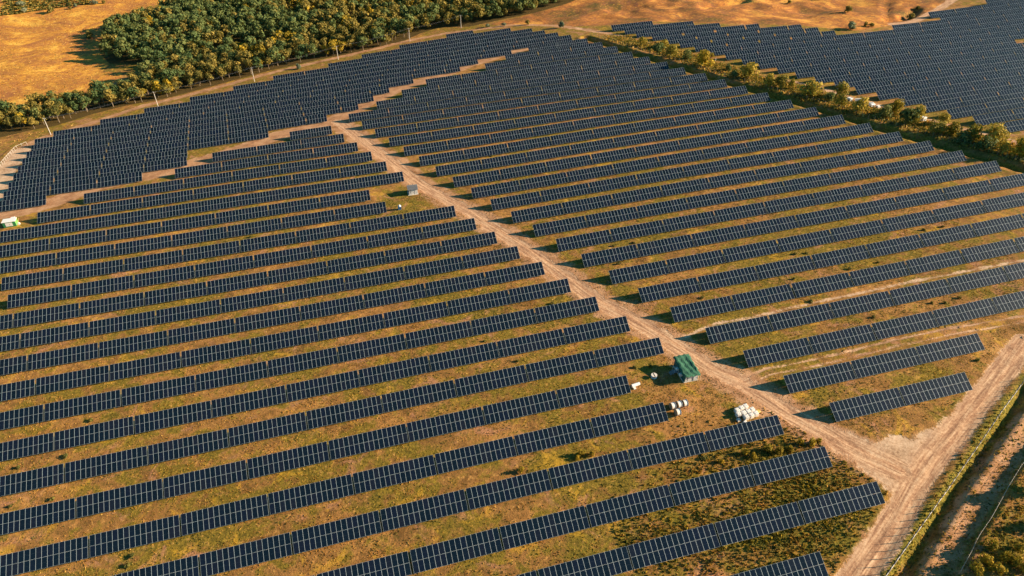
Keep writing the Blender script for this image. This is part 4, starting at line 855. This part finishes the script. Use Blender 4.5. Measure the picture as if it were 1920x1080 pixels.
# green-net sheltered container
x, y = MISC['shelter']; x -= .35; t = tag(empty('control_cabin', (x, y, gz(x, y)), 0.0), 'cabin with white doors under a sagging green shade net by the track', 'cabin')
W2, D2, H2 = 1.85, 6.3, 2.35
b = MB(); b.box(-W2, W2, 0, D2, .15, H2); b.build('wall', TEAL, t)
b = MB(); b.box(-W2-.12, W2+.12, -.14, D2+.1, -.3, .147); b.build('plinth', CREAM, t)
for xa, xb in ((-1.62, -1.12), (-.92, .38), (.60, 1.72)):
    b = MB(); b.box(xa, xb, -.06, -.003, .28, 2.0); d = b.build('door', WHITE, t)
    h = MB(); h.box(xb-.2, xb-.14, -.1, -.063, 1.0, 1.25); h.build('handle', DARK, d)
b = MB(); nx_, ny_ = 12, 18
def netz(u, v):
    z = 2.52+.55*v-.30*math.sin(math.pi*u)*math.sin(math.pi*min(1, v*1.1))*(.5+v)+.07*math.sin(u*19+v*7)+.05*math.sin(v*23-u*4)
    return z-.55*max(0, (.10-u)/.1)*(1-v*.3)-.25*max(0, (u-.92)/.08)-.32*max(0, (.06-v)/.06)
P = [[((-W2-.35)+(2*W2+.75)*(i/nx_)+.10*math.sin(j*1.3), (-.5)+(D2+.9)*(j/ny_)+.08*math.sin(i*1.7), netz(i/nx_, j/ny_)) for i in range(nx_+1)] for j in range(ny_+1)]
for j in range(ny_):
    for i in range(nx_):
        b.face([P[j][i], P[j][i+1], P[j+1][i+1], P[j+1][i]])
o = b.build('shade_net', NET, t)
bm = bmesh.new(); bm.from_mesh(o.data); bmesh.ops.remove_doubles(bm, verts=bm.verts, dist=1e-4); bmesh.ops.solidify(bm, geom=bm.faces[:], thickness=.03); bm.to_mesh(o.data); bm.free()
for px_, py_ in ((-W2-.25, -.35), (W2+.25, -.35), (-W2-.25, D2+.3), (W2+.3, D2+.3), (W2+.28, 2.6)):
    b = MB(); b.tube((px_, py_, -.2), (px_, py_, 2.5+.5*(py_ > 3)), .045, n=7); b.build('post', TEAL, t)
for k, yy in enumerate((1.3, 3.4)):
    b = MB(); b.box(-W2-.62, -W2-.003, yy, yy+.8, 1.0, 1.6, bev=.04); d = b.build('cooling_unit', WHITE, t)
b = MB()
b.box(-W2-1.4, -W2-.02, 3.2, 4.4, .55, .63)
for k in range(3): b.box(-W2-1.65-.28*k, -W2-1.42-.28*k, 3.2, 4.4, .38-.17*k, .43-.17*k)
b.build('steps', GREY, t)
b = MB()
for xx_ in (-W2-1.35, -W2-.1):
    for yy in (3.22, 4.38): b.tube((xx_, yy, 0), (xx_, yy, 1.6), .03, n=6)
for yy in (3.22, 4.38): b.tube((-W2-1.35, yy, 1.6), (-W2-.1, yy, 1.6), .03, n=6)
b.build('handrail', WHITE, t)

# green and white cabin on the left
x, y = MISC['cabin']; t = tag(empty('site_cabin', (x, y, gz(x, y)), R(4)), 'green and white site cabin with a white notice board at the left edge', 'cabin')
b = MB(); b.box(-2.15, 2.15, 0, 2.6, .05, 2.15); b.build('wall', GREEN, t)
b = MB(); b.box(2.153, 2.19, .1, 2.5, .1, 2.1); b.build('lit_side', GREEN_LIT, t)  # sun-facing side, its light put into a paler green
b = MB(); b.box(-2.3, 2.3, -.12, 2.75, 2.152, 2.32, bev=.06); b.build('roof', WHITE, t)
b = MB(); b.box(-1.25, 1.05, -.05, -.003, .45, 1.85); nb_ = b.build('notice_board', WHITE, t)
b = MB(); b.face([(-.12, -.054, 1.0), (.16, -.054, 1.0), (.02, -.054, 1.26)]); b.build('warning_mark', DARK, nb_)
b = MB(); b.box(.1, 1.5, 2.9, 3.7, 0, 2.2, bev=.05); b.build('side_cabinet', WHITE, t)
b = MB(); b.box(-.1, .1, 2.9, 3.6, 0, 2.25); b.build('red_panel', RED, t)
b = MB(); b.tube((2.5, .3, 0), (3.2, 1.6, 2.5), .06, n=7); b.build('prop', YEL, t)
b = MB(); b.tube((2.75, .5, .5), (2.75, 1.0, .5), .5, n=14); b.build('white_drum', WHITE, t)

# white big bags
bl = ['topmost back', 'second back', 'left back', 'right middle', 'centre', 'left centre', 'far left', 'rightmost', 'right front', 'middle front']
for i, (x, y) in enumerate(BAGS):
    z = gz(x, y); t = empty('bulk_bag', (x, y, z), random.uniform(-.12, .12)+.1)
    tag(t, 'white square bulk bag, %s one of the pile beside the track' % bl[i], 'bag', 'white bulk bags piled by the track')
    hgt = 1.12+random.uniform(-.06, .06); n = 8; b = MB(); rings = []
    for zz, rr in ((0, .50), (.12, .54), (hgt*.5, .57), (hgt*.88, .54), (hgt, .52), (hgt+.03, .3)):
        rings.append([(rr*(abs(math.cos(a))**.22*math.copysign(1, math.cos(a))), rr*(abs(math.sin(a))**.22*math.copysign(1, math.sin(a))), zz+.02*math.sin(3*a)) for a in [2*math.pi*k/16+.02 for k in range(16)]])
    for r0, r1 in zip(rings[:-1], rings[1:]):
        for k in range(16): b.face([r0[k], r0[(k+1) % 16], r1[(k+1) % 16], r1[k]])
    b.face(rings[-1]); o = b.build('sack', BAGM, t)
    b = MB()
    for sx_, sy_ in ((-.4, -.4), (.4, -.4), (.4, .4), (-.4, .4)): b.tube((sx_, sy_, hgt-.03), (sx_*.7, sy_*.7, hgt+.16), .025, n=5); b.tube((sx_*.7, sy_*.7, hgt+.16), (sx_*.35, sy_*.35, hgt+.03), .025, n=5)
    b.build('lifting_loops', BAGM, t)
for i, (x, y) in enumerate([(78.9, 97.0), (80.0, 95.9)]):
    t = tag(empty('bag_pallet', (x, y, gz(x, y)), .1+.2*i), 'open half empty white bag on a pallet, %s edge of the bag pile' % ('left' if i == 0 else 'front'), 'pallet', 'half empty bags')
    b = MB(); b.box(-.55, .55, -.5, .5, .04, .14); b.build('pallet', WOOD, t)
    b = MB(); b.box(-.45, .42, -.4, .42, .142, .5, bev=.12); b.build('sack', BAGM, t)
x, y = MISC['bag_yellow']; t = tag(empty('film_bundle', (x, y, gz(x, y)), .3), 'low yellowish bundle lying right of the white bag pile', 'bundle')
b = MB(); b.box(-.5, .5, -.45, .45, 0, .35, bev=.12); b.build('wrap', YEL, t); b = MB(); b.box(-.6, .6, -.5, .5, -.1, -.003); b.build('pallet', WOOD, t)

# cable drums
dl = ['left one of three cable drums in line beside the panel row end', 'middle one of three cable drums in line beside the panels', 'right one of three cable drums in line beside the panels', 'single cable drum below the line of three drums']
for i, (x, y) in enumerate(DRUMS):
    t = tag(empty('cable_drum', (x, y, gz(x, y)), R(4)), dl[i], 'drum', 'cable drums lying on their rims')
    t.scale = (1.22, 1.22, 1.22)
    b = MB(); b.tube((-.36, 0, .72), (.36, 0, .72), .66, n=24, cap=False); b.build('wound_cable', WHITE, t)
    for s in (-1, 1):
        b = MB(); b.tube((s*.37, 0, .72), (s*.45, 0, .72), .74, n=24); b.build('flange', GREY if s > 0 else WOOD, t)
x, y = MISC['drum_flat']; t = tag(empty('cable_reel', (x, y, gz(x, y))), 'empty pale reel lying flat in the shadow of the net cabin', 'reel')
b = MB(); b.tube((0, 0, .02), (0, 0, .12), .78, n=24); b.build('flange', WHITE, t)
b = MB(); b.tube((0, 0, .122), (0, 0, .75), .35, n=16, cap=False); b.build('core', WOOD, t)
b = MB(); b.tube((0, 0, .752), (0, 0, .84), .78, n=24); f_ = b.build('flange', CREAM, t)
b = MB(); b.box(-.1, .1, -.7, .7, .843, .87); b.build('slat', DARK, f_)
x, y = MISC['pipe_roll']; t = tag(empty('sheeting_roll', (x, y, gz(x, y)), R(8)), 'white roll of sheeting on a block at the end of a panel row', 'roll')
b = MB(); b.tube((-1.1, 0, .75), (1.2, .1, .75), .45, .42, 14); b.build('roll', WHITE, t)
b = MB(); b.box(-.75, -.1, -.7, .1, 0, .28, bev=.04); b.build('block', WHITE, t)

# pale boxes and low walls behind the hedgerow
for i, (k, w, d, h, lab) in enumerate((('crate_a', 1.2, 1.6, 1.4, 'left one of two white crates behind the hedgerow trees'), ('crate_b', 1.4, 2.0, 1.6, 'right one of two white crates behind the hedgerow trees'), ('crate_c', 1.6, 1.2, 1.0, 'low white crate half hidden by the hedge near the white walls'), ('cabin_w', 2.0, 1.8, 2.0, 'single white box cabin standing right of a dark hedgerow tree'))):
    x, y = MISC[k]; t = tag(empty('white_crate', (x, y, gz(x, y)), R(12)), lab, 'crate')
    b = MB(); b.box(-w/2, w/2, 0, d, .1, h, bev=.05); b.build('body', WHITE, t)
    b = MB(); b.box(-w/2-.05, w/2+.05, -.05, d+.05, -.2, .097); b.build('pallet', WOOD, t)
    b = MB(); b.box(-w/4, w/4, -.03, -.003, .3, h*.7); b.build('hatch', GREY, t)
for k, lab, sx_ in (('lwall_a', 'left L-shaped low white wall behind the hedgerow', 1.0), ('lwall_b', 'right smaller L-shaped low white wall behind the hedgerow', .6)):
    x, y = MISC[k]; t = tag(empty('low_wall', (x, y, gz(x, y)), R(-6)), lab, 'wall')
    b = MB(); b.box(-3.0*sx_, 0, 3.2*sx_, 3.2*sx_+.4, -.3, 1.0); b.build('back_wing', WHITE, t)
    b = MB(); b.box(-.4, 0, -.6*sx_, 3.197*sx_, -.3, .9); b.build('side_wing', WHITE, t)
x, y = MISC['van']; t = tag(empty('work_trailer', (x, y, gz(x, y)), R(15)), 'small white covered trailer between the two low white walls', 'trailer')
b = MB(); b.box(-1.1, 1.1, -.7, .7, .45, 1.35, bev=.15); b.build('body', WHITE, t)
b = MB(); b.box(-.9, .9, -.72, -.703, .7, 1.1); b.build('side_opening', DARK, t)
for s in (-1, 1):
    b = MB(); b.tube((.1, s*.78, .32), (.1, s*.62, .32), .32, n=14); b.build('wheel', DARK, t)
b = MB(); b.tube((-1.1, 0, .5), (-2.1, 0, .45), .05, n=6); b.build('drawbar', GREY, t)
x, y = MISC['post_w']; t = tag(empty('white_bin', (x, y, gz(x, y))), 'slim white bin left of the single box cabin', 'bin')
b = MB(); b.tube((0, 0, 0), (0, 0, 1.3), .35, .40, 12); b.build('body', WHITE, t); b = MB(); b.tube((0, 0, 1.303), (0, 0, 1.42), .43, .36, 12); b.build('lid', GREY, t)
x, y = MISC['marker']; t = tag(empty('marker_post', (x, y, gz(x, y))), 'white marker post beside the track in front of the right panels', 'post')
b = MB(); b.tube((0, 0, -.3), (0, 0, 1.7), .14, .12, 8); b.build('post', WHITE, t); b = MB(); b.tube((0, 0, 1.702), (0, 0, 1.9), .17, .05, 8); b.build('cap', RED, t)

# ------------------------------------------------------------------ power line along the wood
pl_ = []
for i, (x, y, h) in enumerate(POLES):
    z = gz(x, y); h = 8.2 if i else 8.8
    t = tag(empty('power_pole', (x, y, z), R(-25)), 'pale power pole, %s from the left along the edge of the wood' % ORD[i], 'pole', 'power poles along the wood')
    b = MB(); b.tube((0, 0, -.5), (0, 0, h), .19, .12, 9); b.build('shaft', POLEM, t)
    b = MB(); b.box(-.9, .9, .13, .22, h-.45, h-.33); ca = b.build('crossarm', GREY, t)
    for k in (-.8, 0, .8):
        b = MB(); b.tube((k, .175, h-.33), (k, .175, h-.05), .05, .035, 6); b.build('insulator', WHITE, ca)
    pl_.append((x, y, z+h-.05))
ang = R(-25)
for k, lab in ((-.8, 'near wire'), (0, 'middle wire'), (.8, 'far wire')):
    b = MB()
    for (x0, y0, z0), (x1, y1, z1) in zip(pl_[:-1], pl_[1:]):
        pts = []
        for s in range(9):
            q = s/8; pts.append((x0+(x1-x0)*q+k*math.cos(ang), y0+(y1-y0)*q+k*math.sin(ang), z0+(z1-z0)*q-1.0*4*q*(1-q)))
        for p, r_ in zip(pts[:-1], pts[1:]): b.tube(p, r_, .008, n=4, cap=False)
    o = b.build('power_wire', GREY); tag(o, '%s of the power line strung above the wood edge' % lab, 'wire', 'wires of the power line')

# ------------------------------------------------------------------ fences
def resample(pl, step):
    seg = np.array(pl, float); L_ = np.r_[0, np.cumsum(np.hypot(*np.diff(seg, axis=0).T))]; s = np.arange(0, L_[-1], step)
    return list(zip(np.interp(s, L_, seg[:, 0]), np.interp(s, L_, seg[:, 1])))
def fence(name, label, pl, step, h, mat_post, mat_rail, mesh_n=5, rail=True, rail_w=.035, rail_h=None):
    pts = resample(pl, step); x0, y0 = pts[0]; z0 = gz(x0, y0)
    t = tag(empty(name, (x0, y0, z0)), label, 'fence')
    zs = ground_h(np.array([p[0] for p in pts]), np.array([p[1] for p in pts]))
    loc = [Vector((p[0]-x0, p[1]-y0, float(z)-z0)) for p, z in zip(pts, zs)]
    pb = MB(); pb.tube((0, 0, -.4), (0, 0, h), .075, n=6); pb.tube((0, 0, h), (-.22, .1, h+.28), .03, n=5); pm = pb.mesh('post', mat_post)
    for q in loc[:100]:
        o = bpy.data.objects.new('post', pm); o.location = q; link(o, t)
    if rail:
        b = MB()
        for p, q in zip(loc[:-1], loc[1:]):
            rh = h if rail_h is None else rail_h
            b.tube(p+Vector((0, 0, rh)), q+Vector((0, 0, rh)), rail_w, n=5, cap=False)
        b.build('rail', mat_rail, t)
    b = MB()
    for p, q in zip(loc[:-1], loc[1:]):
        for k in range(mesh_n): zz = Vector((0, 0, .15+(h-.2)*k/(mesh_n-1)-.02)); b.tube(p+zz, q+zz, .006, n=3, cap=False)
    b.build('wires', GREY, t)
fence('perimeter_fence', 'long wire fence with a pale top rail beside the perimeter road', PL_fence_near, 2.45, 2.0, GREY, CREAM, rail_w=.09, rail_h=.14)
fence('boundary_fence', 'second wire fence on the grassy bank at the lower right', PL_bank_e, 2.3, 1.7, WOOD, CREAM, rail_w=.02)
fence('hedge_fence', 'thin post fence running along the hedge side of the ditch', [(a+3.5, b+4.5) for a, b in PL_ditch_r], 3.0, 1.6, WOOD, GREY, mesh_n=4, rail=False)
fence('west_fence', 'pale fence across the sandy corner at the far left', PL_west_fence, 2.6, 1.5, CREAM, CREAM, mesh_n=4, rail_w=.05)
